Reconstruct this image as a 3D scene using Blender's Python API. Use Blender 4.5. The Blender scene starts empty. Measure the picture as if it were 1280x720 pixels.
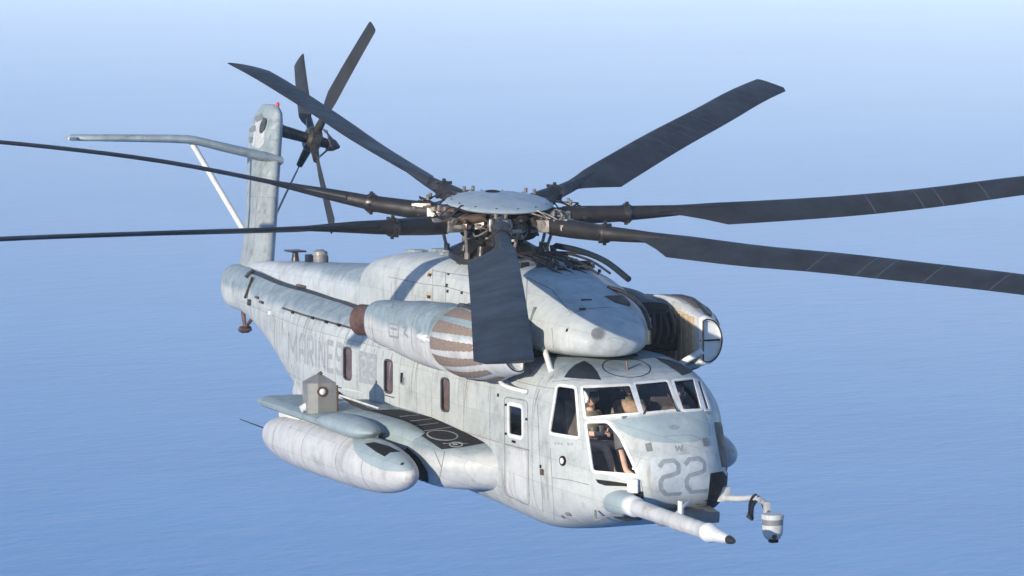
import bpy, bmesh, math, random
from mathutils import Vector, Matrix
from mathutils.bvhtree import BVHTree
from math import sin, cos, pi, radians
random.seed(7)
SC = bpy.context.scene
COL = SC.collection

# ------------------------------------------------------------------ camera
FPX = 3824.555                      # focal length in pixels of a 1280 wide frame
CR = ((0.3814235241255557, 0.9243647555935852, -0.008117503314015673),     # right
      (0.06789735103797073, -0.03677218822273565, -0.997014421107006),    # down
      (-0.921903490049619, 0.37973359713057137, -0.07678769591938961))    # forward
CP = Vector((39.31203986361273, -18.891938563326757, 7.25872439664155))
cam_data = bpy.data.cameras.new('camera')
cam_data.sensor_width = 36.0
cam_data.lens = FPX / 1280.0 * 36.0
cam_data.clip_start = 0.5
cam_data.clip_end = 300000
cam = bpy.data.objects.new('camera', cam_data)
COL.objects.link(cam)
r_, d_, f_ = Vector(CR[0]), Vector(CR[1]), Vector(CR[2])
m = Matrix((( r_.x, -d_.x, -f_.x, CP.x), (r_.y, -d_.y, -f_.y, CP.y), (r_.z, -d_.z, -f_.z, CP.z), (0, 0, 0, 1)))
# the helicopter flies slightly nose-low and banked: AIR turns aircraft axes into world axes
AIR = Matrix.Rotation(radians(-2.6), 4, r_)
cam.matrix_world = AIR @ m
SC.camera = cam

# ------------------------------------------------------------------ sky, sun, exposure
sdir = AIR.to_3x3() @ Vector((cos(radians(-56)) * cos(radians(11)), sin(radians(-56)) * cos(radians(11)), sin(radians(11))))
SUN_AZ, SUN_EL = math.atan2(sdir.y, sdir.x), math.asin(sdir.z)
world = bpy.data.worlds.new('World')
SC.world = world
world.use_nodes = True
wn = world.node_tree
bg = wn.nodes['Background']
sky = wn.nodes.new('ShaderNodeTexSky')
sky.sky_type = 'NISHITA'
sky.sun_disc = False
sky.sun_elevation = SUN_EL
sky.sun_rotation = pi / 2 - SUN_AZ      # rotation is measured clockwise from +Y
sky.altitude = 200
sky.air_density = 1.0
sky.dust_density = 0.6
sky.ozone_density = 2.0
# clear evening air: pale lavender-blue low down, deeper blue overhead, blended with the physical sky
gtc = wn.nodes.new('ShaderNodeTexCoord'); gsp = wn.nodes.new('ShaderNodeSeparateXYZ'); wn.links.new(gtc.outputs['Generated'], gsp.inputs[0])
grp = wn.nodes.new('ShaderNodeValToRGB'); ge = grp.color_ramp.elements
ge[0].position, ge[0].color = 0.0, (8.3, 9.9, 12.8, 1); ge[1].position, ge[1].color = 1.0, (1.0, 2.2, 5.4, 1)
for p_, c_ in ((0.12, (4.9, 7.2, 11.4)), (0.4, (2.1, 4.0, 7.8))):
    e_ = ge.new(p_); e_.color = (*c_, 1)
wn.links.new(gsp.outputs[2], grp.inputs[0])
gmx = wn.nodes.new('ShaderNodeMix'); gmx.data_type = 'RGBA'; gmx.inputs[0].default_value = 0.75
wn.links.new(sky.outputs['Color'], gmx.inputs[6]); wn.links.new(grp.outputs[0], gmx.inputs[7])
wn.links.new(gmx.outputs[2], bg.inputs['Color'])
bg.inputs['Strength'].default_value = 0.09
sun_data = bpy.data.lights.new('sun', 'SUN')
sun_data.energy = 4.8
sun_data.angle = radians(0.5)
sun_data.color = (1.0, 0.91, 0.78)
sun = bpy.data.objects.new('sun', sun_data)
COL.objects.link(sun)
sun.rotation_euler = sdir.to_track_quat('Z', 'Y').to_euler()
sun.location = sdir * 80
SC.view_settings.view_transform = 'Standard'
SC.view_settings.look = 'None'
SC.view_settings.gamma = 1.0
SC.view_settings.exposure = 0.35
SC.cycles.volume_bounces = 1
SC.cycles.max_bounces = 8
SC.cycles.transparent_max_bounces = 16
SEA_Z = -150.0

# ------------------------------------------------------------------ materials
def new_mat(name):
    mt = bpy.data.materials.new(name); mt.use_nodes = True
    nt = mt.node_tree
    return mt, nt, nt.nodes['Principled BSDF']
def N(nt, t, **kw):
    n = nt.nodes.new(t)
    for k, v in kw.items():
        if k in n.inputs: n.inputs[k].default_value = v
        else: setattr(n, k, v)
    return n
def ramp(nt, src, stops):
    r = nt.nodes.new('ShaderNodeValToRGB')
    e = r.color_ramp.elements
    e[0].position, e[0].color = stops[0][0], (*stops[0][1], 1)
    e[1].position, e[1].color = stops[-1][0], (*stops[-1][1], 1)
    for p, c in stops[1:-1]:
        x = e.new(p); x.color = (*c, 1)
    nt.links.new(src, r.inputs[0]); return r
def mixc(nt, f, a, b, mode='MIX'):
    mx = nt.nodes.new('ShaderNodeMix'); mx.data_type = 'RGBA'; mx.blend_type = mode
    for sock, v in ((mx.inputs[0], f), (mx.inputs[6], a), (mx.inputs[7], b)):
        if hasattr(v, 'is_linked') or hasattr(v, 'links'): nt.links.new(v, sock)
        elif isinstance(v, (int, float)): sock.default_value = v
        else: sock.default_value = (*v, 1)
    return mx.outputs[2]
def math_(nt, op, a, b=0.0, clamp=False):
    n = nt.nodes.new('ShaderNodeMath'); n.operation = op; n.use_clamp = clamp
    for s, v in ((n.inputs[0], a), (n.inputs[1], b)):
        if isinstance(v, (int, float)): s.default_value = v
        else: nt.links.new(v, s)
    return n.outputs[0]
def painted(name, base, top=None, zone=None, dirt=0.5, rough=0.48, wear=(0.55, 0.52, 0.47), inside=None, belly=None, panels=0.75):
    """weathered aircraft paint; top/zone: second colour above the plane z > zone[0] + zone[1]*x (wavy, feathered)"""
    mt, nt, b = new_mat(name)
    tc = N(nt, 'ShaderNodeTexCoord')
    P = tc.outputs['Object']
    sep = N(nt, 'ShaderNodeSeparateXYZ'); nt.links.new(P, sep.inputs[0])
    def noise(scale, vec=P, detail=6, rgh=0.6):
        n = N(nt, 'ShaderNodeTexNoise', Scale=scale, Detail=detail, Roughness=rgh); nt.links.new(vec, n.inputs['Vector']); return n.outputs['Fac']
    big, mid, fine = noise(0.9), noise(4.5), noise(26)
    mp = N(nt, 'ShaderNodeMapping'); mp.inputs['Scale'].default_value = (4.0, 4.0, 0.45); nt.links.new(P, mp.inputs['Vector'])
    streak = noise(1.6, mp.outputs[0], 5, 0.65)
    col = base
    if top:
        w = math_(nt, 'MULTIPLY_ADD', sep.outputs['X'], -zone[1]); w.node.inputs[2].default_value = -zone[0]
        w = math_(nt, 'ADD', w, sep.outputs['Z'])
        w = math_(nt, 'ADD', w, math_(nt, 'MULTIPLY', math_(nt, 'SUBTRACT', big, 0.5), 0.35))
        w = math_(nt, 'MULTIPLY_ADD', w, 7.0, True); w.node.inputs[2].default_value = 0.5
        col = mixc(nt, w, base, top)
    c1 = ramp(nt, mid, [(0.30, (0.82, 0.84, 0.87)), (0.52, (1, 1, 1)), (0.75, (1.07, 1.06, 1.04))])
    col = mixc(nt, 0.75, col, c1.outputs[0], 'MULTIPLY')
    c2 = ramp(nt, streak, [(0.30, (0.52, 0.48, 0.43)), (0.42, (0.94, 0.93, 0.91)), (0.60, (1.02, 1.02, 1.02))])
    col = mixc(nt, dirt, col, c2.outputs[0], 'MULTIPLY')
    c3 = ramp(nt, fine, [(0.30, (0.75, 0.73, 0.70)), (0.42, (1, 1, 1)), (0.70, (1.0, 1.0, 1.0))])
    col = mixc(nt, dirt, col, c3.outputs[0], 'MULTIPLY')
    wm = ramp(nt, math_(nt, 'MULTIPLY', mid, math_(nt, 'ADD', big, 0.35)), [(0.50, (0, 0, 0)), (0.62, (1, 1, 1))])
    wf = math_(nt, 'MULTIPLY', wm.outputs[0], 0.35 * dirt)
    col = mixc(nt, wf, col, wear)
    cb = N(nt, 'ShaderNodeCombineXYZ'); nt.links.new(sep.outputs['X'], cb.inputs[0])
    nt.links.new(math_(nt, 'ADD', sep.outputs['Z'], math_(nt, 'MULTIPLY', sep.outputs['Y'], 0.35)), cb.inputs[1])
    bk = nt.nodes.new('ShaderNodeTexBrick'); nt.links.new(cb.outputs[0], bk.inputs['Vector'])
    bk.offset = 0.37; bk.inputs['Scale'].default_value = 1.0; bk.inputs['Brick Width'].default_value = 0.93; bk.inputs['Row Height'].default_value = 0.41
    bk.inputs['Mortar Size'].default_value = 0.005; bk.inputs['Mortar Smooth'].default_value = 0.6; bk.inputs['Bias'].default_value = 0.0
    bk.inputs['Color1'].default_value = (0.90, 0.905, 0.91, 1); bk.inputs['Color2'].default_value = (1.05, 1.045, 1.03, 1); bk.inputs['Mortar'].default_value = (0.66, 0.65, 0.63, 1)
    col = mixc(nt, panels, col, bk.outputs['Color'], 'MULTIPLY')
    sm = noise(1.9, P, 8, 0.72)
    c4 = ramp(nt, sm, [(0.33, (0.66, 0.65, 0.64)), (0.47, (0.97, 0.97, 0.97)), (0.62, (1.06, 1.055, 1.045))])
    col = mixc(nt, min(1, dirt * 1.3), col, c4.outputs[0], 'MULTIPLY')
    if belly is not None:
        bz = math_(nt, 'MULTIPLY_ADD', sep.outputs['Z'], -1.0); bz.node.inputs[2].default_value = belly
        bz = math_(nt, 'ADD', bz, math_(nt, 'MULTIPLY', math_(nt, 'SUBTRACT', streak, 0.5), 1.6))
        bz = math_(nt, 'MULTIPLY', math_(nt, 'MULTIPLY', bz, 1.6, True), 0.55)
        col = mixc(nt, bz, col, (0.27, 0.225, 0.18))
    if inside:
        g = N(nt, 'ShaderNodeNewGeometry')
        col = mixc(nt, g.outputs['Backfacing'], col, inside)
    nt.links.new(col, b.inputs['Base Color'])
    rr = ramp(nt, mid, [(0.3, (rough + 0.14,) * 3), (0.7, (rough - 0.08,) * 3)])
    nt.links.new(rr.outputs[0], b.inputs['Roughness'])
    b.inputs['Specular IOR Level'].default_value = 0.4
    bp = N(nt, 'ShaderNodeBump', Strength=0.25, Distance=0.012)
    hgt = math_(nt, 'ADD', math_(nt, 'MULTIPLY', noise(2.6, P, 2, 0.4), 2.0), math_(nt, 'MULTIPLY', fine, 0.25))
    nt.links.new(hgt, bp.inputs['Height']); nt.links.new(bp.outputs[0], b.inputs['Normal'])
    return mt
def plain(name, c, rough=0.5, metal=0.0, var=0.25, scale=9.0, spec=0.5):
    mt, nt, b = new_mat(name)
    tc = N(nt, 'ShaderNodeTexCoord')
    n = N(nt, 'ShaderNodeTexNoise', Scale=scale, Detail=5.0, Roughness=0.65)
    nt.links.new(tc.outputs['Object'], n.inputs['Vector'])
    r = ramp(nt, n.outputs['Fac'], [(0.3, tuple(x * (1 - var) for x in c)), (0.5, c), (0.72, tuple(min(1, x * (1 + var)) for x in c))])
    nt.links.new(r.outputs[0], b.inputs['Base Color'])
    rr = ramp(nt, n.outputs['Fac'], [(0.3, (min(1, rough + 0.1),) * 3), (0.7, (max(0, rough - 0.08),) * 3)])
    nt.links.new(rr.outputs[0], b.inputs['Roughness'])
    b.inputs['Metallic'].default_value = metal
    b.inputs['Specular IOR Level'].default_value = spec
    return mt
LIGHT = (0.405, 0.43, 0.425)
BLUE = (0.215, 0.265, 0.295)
M = {}
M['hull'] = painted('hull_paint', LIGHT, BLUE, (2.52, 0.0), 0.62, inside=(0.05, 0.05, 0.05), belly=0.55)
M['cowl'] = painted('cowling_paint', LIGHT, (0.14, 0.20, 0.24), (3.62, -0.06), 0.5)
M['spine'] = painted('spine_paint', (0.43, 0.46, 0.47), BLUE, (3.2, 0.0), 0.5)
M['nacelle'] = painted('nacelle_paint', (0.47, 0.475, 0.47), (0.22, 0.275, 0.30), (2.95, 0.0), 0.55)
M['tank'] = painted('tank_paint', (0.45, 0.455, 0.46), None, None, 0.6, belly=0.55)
M['tankblue'] = painted('tank_nose_paint', (0.265, 0.325, 0.345), None, None, 0.3)
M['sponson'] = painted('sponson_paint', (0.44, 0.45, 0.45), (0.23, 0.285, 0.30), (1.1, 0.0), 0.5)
M['fin'] = painted('fin_paint', (0.27, 0.30, 0.31), (0.26, 0.31, 0.325), (4.8, 0.0), 0.8)
M['dome'] = painted('dome_paint', (0.27, 0.325, 0.36), None, None, 0.25, 0.4)
M['probe'] = painted('probe_paint', (0.48, 0.49, 0.49), None, None, 0.8)
M['white'] = painted('pale_paint', (0.64, 0.645, 0.63), None, None, 0.35, 0.42)
M['greybox'] = painted('grey_paint', (0.17, 0.175, 0.175), None, None, 0.4)
M['mark'] = plain('faded_marking', (0.21, 0.235, 0.25), 0.6, 0, 0.18, 14)
M['markpatch'] = plain('marking_patch', (0.37, 0.405, 0.42), 0.6, 0, 0.15, 10)
M['marksoft'] = plain('worn_marking', (0.27, 0.285, 0.295), 0.6, 0, 0.22, 10)
M['marksoft2'] = plain('pale_marking', (0.33, 0.345, 0.355), 0.6, 0, 0.2, 10)
M['line'] = plain('panel_gap', (0.20, 0.20, 0.195), 0.8, 0, 0.4, 5)
M['darkline'] = plain('dark_gap', (0.045, 0.045, 0.047), 0.8, 0, 0.3, 5)
M['black'] = plain('black_paint', (0.010, 0.010, 0.011), 0.7, 0, 0.3, 12, 0.2)
M['walk'] = plain('walkway_coating', (0.022, 0.022, 0.023), 0.9, 0, 0.4, 18, 0.2)
M['walkline'] = plain('walkway_lettering', (0.24, 0.25, 0.25), 0.8)
M['navy'] = plain('dark_blue_paint', (0.012, 0.018, 0.026), 0.5, 0, 0.2, 4, 0.3)
M['blade'] = plain('blade_coating', (0.022, 0.023, 0.026), 0.55, 0, 0.35, 1.4, 0.35)
M['bladeline'] = plain('blade_joint', (0.075, 0.078, 0.086), 0.6)
M['cuff'] = plain('dark_cuff', (0.018, 0.017, 0.018), 0.5, 0.0, 0.4, 6, 0.35)
M['steel'] = plain('worn_steel', (0.24, 0.215, 0.19), 0.42, 0.5, 0.6, 11)
M['darksteel'] = plain('oily_steel', (0.06, 0.052, 0.048), 0.38, 0.6, 0.6, 11)
M['bronze'] = plain('bronze_fitting', (0.13, 0.085, 0.06), 0.4, 0.5, 0.5, 13)
M['brass'] = plain('brass_stub', (0.5, 0.36, 0.18), 0.3, 0.7, 0.4, 6)
M['rust'] = plain('heat_stained_metal', (0.115, 0.062, 0.048), 0.55, 0.3, 0.45, 6)
M['screen'] = plain('filter_mesh', (0.185, 0.140, 0.115), 0.8, 0.0, 0.35, 40)
M['tan'] = plain('tan_filter', (0.42, 0.31, 0.2), 0.8, 0, 0.2, 12)
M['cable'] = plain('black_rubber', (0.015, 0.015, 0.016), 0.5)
M['brown_pane'] = plain('brown_blind', (0.15, 0.095, 0.085), 0.25, 0, 0.4, 3)
M['red'] = plain('red_lens', (0.5, 0.07, 0.05), 0.2)
M['cockpit'] = plain('cockpit_trim', (0.15, 0.125, 0.11), 0.6, 0, 0.3, 6)
M['panelgrey'] = plain('instrument_grey', (0.14, 0.14, 0.14), 0.5, 0, 0.3, 8)
M['tanvest'] = plain('tan_flight_vest', (0.40, 0.27, 0.17), 0.85, 0, 0.3, 14)
M['olive'] = plain('flight_suit', (0.20, 0.175, 0.12), 0.85, 0, 0.3, 10)
M['tansuit'] = plain('tan_flight_suit', (0.62, 0.40, 0.30), 0.85, 0, 0.2, 10)
M['skin'] = plain('skin', (0.46, 0.27, 0.19), 0.55, 0, 0.1, 8)
M['helmet'] = plain('white_helmet', (0.68, 0.67, 0.64), 0.3, 0, 0.06, 6)
M['visor'] = plain('dark_visor', (0.02, 0.02, 0.022), 0.12)
M['hair'] = plain('brown_hair', (0.05, 0.03, 0.02), 0.7)
# screen mesh with a fine weave
nt = M['screen'].node_tree; b = nt.nodes['Principled BSDF']
vt = N(nt, 'ShaderNodeTexVoronoi', Scale=42.0); tcn = N(nt, 'ShaderNodeTexCoord'); nt.links.new(tcn.outputs['Object'], vt.inputs['Vector'])
bp = N(nt, 'ShaderNodeBump', Strength=0.6, Distance=0.01); nt.links.new(vt.outputs['Distance'], bp.inputs['Height']); nt.links.new(bp.outputs[0], b.inputs['Normal'])
# glass
def glass(name, tint, refl=1.0):
    mt, nt, b = new_mat(name)
    nt.nodes.remove(b)
    fr = N(nt, 'ShaderNodeFresnel', IOR=1.45)
    tr = N(nt, 'ShaderNodeBsdfTransparent'); tr.inputs[0].default_value = (*tint, 1)
    gl = N(nt, 'ShaderNodeBsdfGlossy', Roughness=0.03); gl.inputs[0].default_value = (1, 1, 1, 1)
    mx = N(nt, 'ShaderNodeMixShader')
    nt.links.new(math_(nt, 'MULTIPLY', fr.outputs[0], refl), mx.inputs[0]); nt.links.new(tr.outputs[0], mx.inputs[1]); nt.links.new(gl.outputs[0], mx.inputs[2])
    nt.links.new(mx.outputs[0], nt.nodes['Material Output'].inputs['Surface'])
    return mt
M['glass'] = glass('cockpit_glass', (0.96, 0.97, 0.98), 0.6)
M['darkglass'] = glass('dark_glass', (0.10, 0.11, 0.12))

# ------------------------------------------------------------------ helpers
def link(name, bm, mat, parent=None, smooth=True, angle=40):
    me = bpy.data.meshes.new(name); bm.normal_update(); bm.to_mesh(me); bm.free()
    if smooth:
        me.polygons.foreach_set('use_smooth', [True] * len(me.polygons))
        try: me.set_sharp_from_angle(angle=radians(angle))
        except Exception: pass
    me.materials.append(mat)
    o = bpy.data.objects.new(name, me); COL.objects.link(o)
    if parent: o.parent = parent
    return o
def empty(name, loc=(0, 0, 0), parent=None):
    o = bpy.data.objects.new(name, None); o.location = loc; o.empty_display_size = 0.3
    COL.objects.link(o)
    if parent: o.parent = parent
    return o
def tag(o, label=None, cat=None, group=None, kind=None):
    if label: o['label'] = label
    if cat: o['category'] = cat
    if group: o['group'] = group
    if kind: o['kind'] = kind
    return o
def add_box(bm, c, s, rot=None, bev=0.0):
    g = bmesh.ops.create_cube(bm, size=1.0)
    vs = g['verts']
    mt = Matrix.Translation(Vector(c)) @ (rot.to_4x4() if rot else Matrix.Identity(4)) @ Matrix.Diagonal((*s, 1))
    bmesh.ops.transform(bm, matrix=mt, verts=vs)
    if bev:
        es = list({e for v in vs for e in v.link_edges})
        bmesh.ops.bevel(bm, geom=es, offset=bev, segments=2, affect='EDGES', profile=0.6)
def frame_of(d):
    d = d.normalized(); u = d.cross(Vector((0, 0, 1)))
    if u.length < 1e-3: u = d.cross(Vector((0, 1, 0)))
    u.normalize(); return d, u, d.cross(u)
def add_tube(bm, pts, rad, n=10, caps=True):
    pts = [Vector(p) for p in pts]
    if not isinstance(rad, (list, tuple)): rad = [rad] * len(pts)
    rings = []; pu = None
    for i, p in enumerate(pts):
        d = (pts[min(i + 1, len(pts) - 1)] - pts[max(i - 1, 0)])
        if d.length < 1e-9: d = Vector((0, 0, 1))
        d, u, v = frame_of(d)
        if pu is not None:
            u = (pu - d * pu.dot(d)).normalized(); v = d.cross(u)
        pu = u
        rings.append([bm.verts.new(p + (u * cos(2 * pi * k / n) + v * sin(2 * pi * k / n)) * rad[i]) for k in range(n)])
    for a, b in zip(rings, rings[1:]):
        for k in range(n): bm.faces.new((a[k], a[(k + 1) % n], b[(k + 1) % n], b[k]))
    if caps:
        bm.faces.new(rings[0][::-1]); bm.faces.new(rings[-1])
def spl(pts, n=6):
    """catmull-rom through points"""
    P = [Vector(p) for p in pts]; P = [P[0]] + P + [P[-1]]; out = []
    for i in range(1, len(P) - 2):
        for k in range(n):
            t = k / n
            out.append(0.5 * ((2 * P[i]) + (P[i + 1] - P[i - 1]) * t + (2 * P[i - 1] - 5 * P[i] + 4 * P[i + 1] - P[i + 2]) * t * t + (-P[i - 1] + 3 * P[i] - 3 * P[i + 1] + P[i + 2]) * t ** 3))
    out.append(P[-2]); return out
def interp(tab, x):
    """smooth monotone-ish interpolation of rows (x, a, b, ...) sorted by x"""
    if x <= tab[0][0]: return list(tab[0][1:])
    if x >= tab[-1][0]: return list(tab[-1][1:])
    for i in range(len(tab) - 1):
        if tab[i][0] <= x <= tab[i + 1][0]: break
    x0, x1 = tab[i][0], tab[i + 1][0]; h = x1 - x0; t = (x - x0) / h; out = []
    for c in range(1, len(tab[0])):
        y0, y1 = tab[i][c], tab[i + 1][c]; s = (y1 - y0) / h
        def slope(j):
            if j <= 0 or j >= len(tab) - 1: return None
            a = (tab[j][c] - tab[j - 1][c]) / (tab[j][0] - tab[j - 1][0]); b = (tab[j + 1][c] - tab[j][c]) / (tab[j + 1][0] - tab[j][0])
            return 0.0 if a * b <= 0 else 2 * a * b / (a + b)
        m0 = slope(i); m1 = slope(i + 1)
        m0 = s if m0 is None else m0; m1 = s if m1 is None else m1
        t2, t3 = t * t, t ** 3
        out.append((2 * t3 - 3 * t2 + 1) * y0 + (t3 - 2 * t2 + t) * h * m0 + (-2 * t3 + 3 * t2) * y1 + (t3 - t2) * h * m1)
    return out
def loft(bm, rings, cap0=True, cap1=True, closed=True):
    R = [[bm.verts.new(p) for p in r] for r in rings]
    n = len(R[0])
    for a, b in zip(R, R[1:]):
        for k in range(n if closed else n - 1):
            bm.faces.new((a[k], a[(k + 1) % n], b[(k + 1) % n], b[k]))
    if cap0: bm.faces.new(R[0][::-1])
    if cap1: bm.faces.new(R[-1])
    return R
def fixn(bm): bmesh.ops.recalc_face_normals(bm, faces=bm.faces[:])
def sup(c, e): return math.copysign(abs(c) ** (2.0 / e), c)
def xloft(tab, n=40, ns=60, mir=False):
    """loft along x; rows: x, yc, w, zb, zt, exp_bottom, exp_top (widest at height zm=given 8th or middle)"""
    bm = bmesh.new(); rings = []
    xs = [tab[0][0] + (tab[-1][0] - tab[0][0]) * (0.5 - 0.5 * cos(pi * i / ns)) for i in range(ns + 1)]
    for x in xs:
        yc, w, zb, zt, eb, et, zm = interp(tab, x)
        ring = []
        for k in range(n):
            a = 2 * pi * k / n
            e = et if sin(a) >= 0 else eb
            y = w * sup(cos(a), e); h = (zt - zm) if sin(a) >= 0 else (zm - zb)
            ring.append(Vector((x, (yc + y) * (-1 if mir else 1), zm + h * sup(sin(a), e))))
        rings.append(ring)
    loft(bm, rings); fixn(bm); return bm
def revolve(prof, axis_o, axis_d, n=32):
    """prof: list of (distance along axis, radius)"""
    bm = bmesh.new(); add_tube(bm, [Vector(axis_o) + Vector(axis_d) * a for a, r in prof], [max(r, 1e-3) for a, r in prof], n)
    fixn(bm); return bm
# pixel of the photograph -> point on one of the built surfaces
def ray_dir(u, v):
    return (r_ * ((u - 640) / FPX) + d_ * ((v - 360) / FPX) + f_).normalized()
def to_px(p):
    q = Vector(p) - CP; z = q.dot(f_)
    return 640 + FPX * q.dot(r_) / z, 360 + FPX * q.dot(d_) / z
def S(bvh, u, v):
    h = bvh.ray_cast(CP, ray_dir(u, v))
    if h[0] is None: return None
    n = h[1]
    if n.dot(ray_dir(u, v)) > 0: n = -n
    return h[0], n
def Sy(bvh, x, z, side=-1):
    h = bvh.ray_cast(Vector((x, side * 20, z)), Vector((0, -side, 0)))
    if h[0] is None: return None
    n = h[1]
    if n.y * side < 0: n = -n
    return h[0], n
def densify(pts, step, closed=False):
    out = []; L = list(pts) + ([pts[0]] if closed else [])
    for a, b in zip(L, L[1:]):
        a, b = Vector(a), Vector(b); k = max(1, int((b - a).length / step))
        for i in range(k): out.append(a.lerp(b, i / k))
    if not closed: out.append(Vector(L[-1]))
    return out
def roundpoly(pts, r, n=3):
    out = []; P = [Vector(p) for p in pts]; L = len(P)
    for i in range(L):
        a, b, c = P[i - 1], P[i], P[(i + 1) % L]
        d1, d2 = (a - b), (c - b); rr = min(r, d1.length * .45, d2.length * .45)
        p1, p2 = b + d1.normalized() * rr, b + d2.normalized() * rr
        for k in range(n + 1):
            t = k / n; out.append(p1.lerp(b, t).lerp(b.lerp(p2, t), t))
    return out
def add_ribbon(bm, hits, width, height, closed=False):
    P = [h[0] for h in hits]; NN = [h[1] for h in hits]; n = len(P); rows = []
    for i in range(n):
        if closed: t = P[(i + 1) % n] - P[i - 1]
        else: t = P[min(i + 1, n - 1)] - P[max(i - 1, 0)]
        if t.length < 1e-7: t = Vector((1, 0, 0))
        s = NN[i].cross(t.normalized())
        s = s.normalized() * width / 2
        b0 = P[i] - NN[i] * 0.01; t0 = P[i] + NN[i] * height
        rows.append([bm.verts.new(v) for v in (b0 - s, t0 - s, t0 + s, b0 + s)])
    for i in range(n if closed else n - 1):
        a, b = rows[i], rows[(i + 1) % n]
        for k in range(3): bm.faces.new((a[k], a[k + 1], b[k + 1], b[k]))
def ribbon_px(bm, bvh, pts, width, height=0.003, closed=False, step=3, mir=False):
    hits = [h for h in (S(bvh, p[0], p[1]) for p in densify([tuple(p)[:2] for p in pts], step, closed)) if h]
    if mir: hits = [(Vector((h[0].x, -h[0].y, h[0].z)), Vector((h[1].x, -h[1].y, h[1].z))) for h in hits]
    if len(hits) > 1: add_ribbon(bm, hits, width, height, closed)
def ribbon_side(bm, bvh, pts, width, height=0.003, closed=False, side=-1, step=0.06):
    hits = [h for h in (Sy(bvh, p[0], p[1], side) for p in densify(pts, step, closed)) if h]
    if len(hits) > 1: add_ribbon(bm, hits, width, height, closed)
def patch(bvh, poly, mapf, height=0.004, grid=3.0, flip=False):
    """fill a 2D polygon, cut it into a grid and lay it on a surface"""
    bm = bmesh.new()
    bm.faces.new([bm.verts.new((p[0], p[1], 0)) for p in poly])
    for ax in (0, 1):
        lo = min(p[ax] for p in poly); hi = max(p[ax] for p in poly); k = lo + grid
        while k < hi - grid * .1:
            co = [0, 0, 0]; co[ax] = k; no = [0, 0, 0]; no[ax] = 1
            bmesh.ops.bisect_plane(bm, geom=bm.verts[:] + bm.edges[:] + bm.faces[:], plane_co=co, plane_no=no, dist=1e-5)
            k += grid
    bmesh.ops.triangulate(bm, faces=bm.faces[:])
    bad = []
    for v in bm.verts:
        h = mapf(bvh, v.co.x, v.co.y)
        if h is None: bad.append(v)
        else: v.co = h[0] + h[1] * height
    if bad: bmesh.ops.delete(bm, geom=bad, context='VERTS')
    fixn(bm)
    return bm
def mirror_bm(bm):
    for v in bm.verts: v.co.y = -v.co.y
    bmesh.ops.reverse_faces(bm, faces=bm.faces[:]); return bm
def pip(p, poly):
    c = False; n = len(poly); j = n - 1
    for i in range(n):
        a, b = poly[i], poly[j]
        if (a[1] > p[1]) != (b[1] > p[1]) and p[0] < (b[0] - a[0]) * (p[1] - a[1]) / (b[1] - a[1]) + a[0]: c = not c
        j = i
    return c
def cut(bm, poly, mir=False):
    """cut an opening (outline given as seen in the photograph, mirrored to port if mir) into the skin; returns the pane"""
    s = -1 if mir else 1
    def P2(co): return to_px((co.x, co.y * s, co.z))
    eye = Vector((CP.x, CP.y * s, CP.z))
    us = [p[0] for p in poly]; vs = [p[1] for p in poly]
    box = (min(us) - 14, max(us) + 14, min(vs) - 14, max(vs) + 14)
    def near(f):
        c = f.calc_center_median(); u, v = P2(c)
        return box[0] < u < box[1] and box[2] < v < box[3] and f.normal.dot(eye - c) > 0
    bm.normal_update()
    for i in range(len(poly)):
        a, b = poly[i], poly[(i + 1) % len(poly)]
        da, db = ray_dir(*a[:2]), ray_dir(*b[:2])
        no = da.cross(db)
        if no.length < 1e-9: continue
        no.normalize(); no = Vector((no.x, no.y * s, no.z))
        fs = [f for f in bm.faces if near(f)]
        g = set(fs); [g.update(f.edges) for f in fs]; [g.update(f.verts) for f in fs]
        bmesh.ops.bisect_plane(bm, geom=list(g), plane_co=eye, plane_no=no, dist=1e-5)
        bm.normal_update()
    pl = [(p[0], p[1]) for p in poly]
    inside = [f for f in bm.faces if near(f) and pip(P2(f.calc_center_median()), pl)]
    out = bmesh.new(); vm = {}
    for f in inside:
        vv = []
        for v in f.verts:
            if v not in vm: vm[v] = out.verts.new(v.co - v.normal * 0.012)
            vv.append(vm[v])
        out.faces.new(vv)
    bmesh.ops.delete(bm, geom=inside, context='FACES')
    return out
def airfoil(n=9, th=0.11):
    up = []
    for i in range(n + 1):
        x = (1 - cos(pi * i / n)) / 2
        y = 5 * th * (0.2969 * x ** .5 - 0.126 * x - 0.3516 * x * x + 0.2843 * x ** 3 - 0.1015 * x ** 4)
        up.append((x, y))
    return up + [(x, -y * 0.8) for x, y in up[-2:0:-1]]

# ------------------------------------------------------------------ sea
sea_mat, nt, b = new_mat('sea_water')
tc = N(nt, 'ShaderNodeTexCoord')
def sn(scale, sc=(1, 1, 1), rot=0.0, detail=4, rgh=0.6):
    mp = N(nt, 'ShaderNodeMapping'); mp.inputs['Scale'].default_value = sc; mp.inputs['Rotation'].default_value = (0, 0, rot)
    nt.links.new(tc.outputs['Object'], mp.inputs['Vector'])
    n = N(nt, 'ShaderNodeTexNoise', Scale=scale, Detail=detail, Roughness=rgh); nt.links.new(mp.outputs[0], n.inputs['Vector']); return n.outputs['Fac']
w1 = sn(0.30, (1, .6, 1), 0.5, 3); w2 = sn(0.075, (1, .5, 1), 0.7, 3); w3 = sn(0.008, (1, 1, 1), 0.2, 3)
h = math_(nt, 'ADD', math_(nt, 'MULTIPLY', w1, 0.7), math_(nt, 'MULTIPLY', w2, 1.8))
bp = N(nt, 'ShaderNodeBump', Strength=1.0, Distance=0.5); nt.links.new(h, bp.inputs['Height'])
nt.links.new(bp.outputs[0], b.inputs['Normal'])
cr = ramp(nt, w3, [(0.25, (0.004, 0.165, 0.40)), (0.7, (0.006, 0.20, 0.45))])
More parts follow.
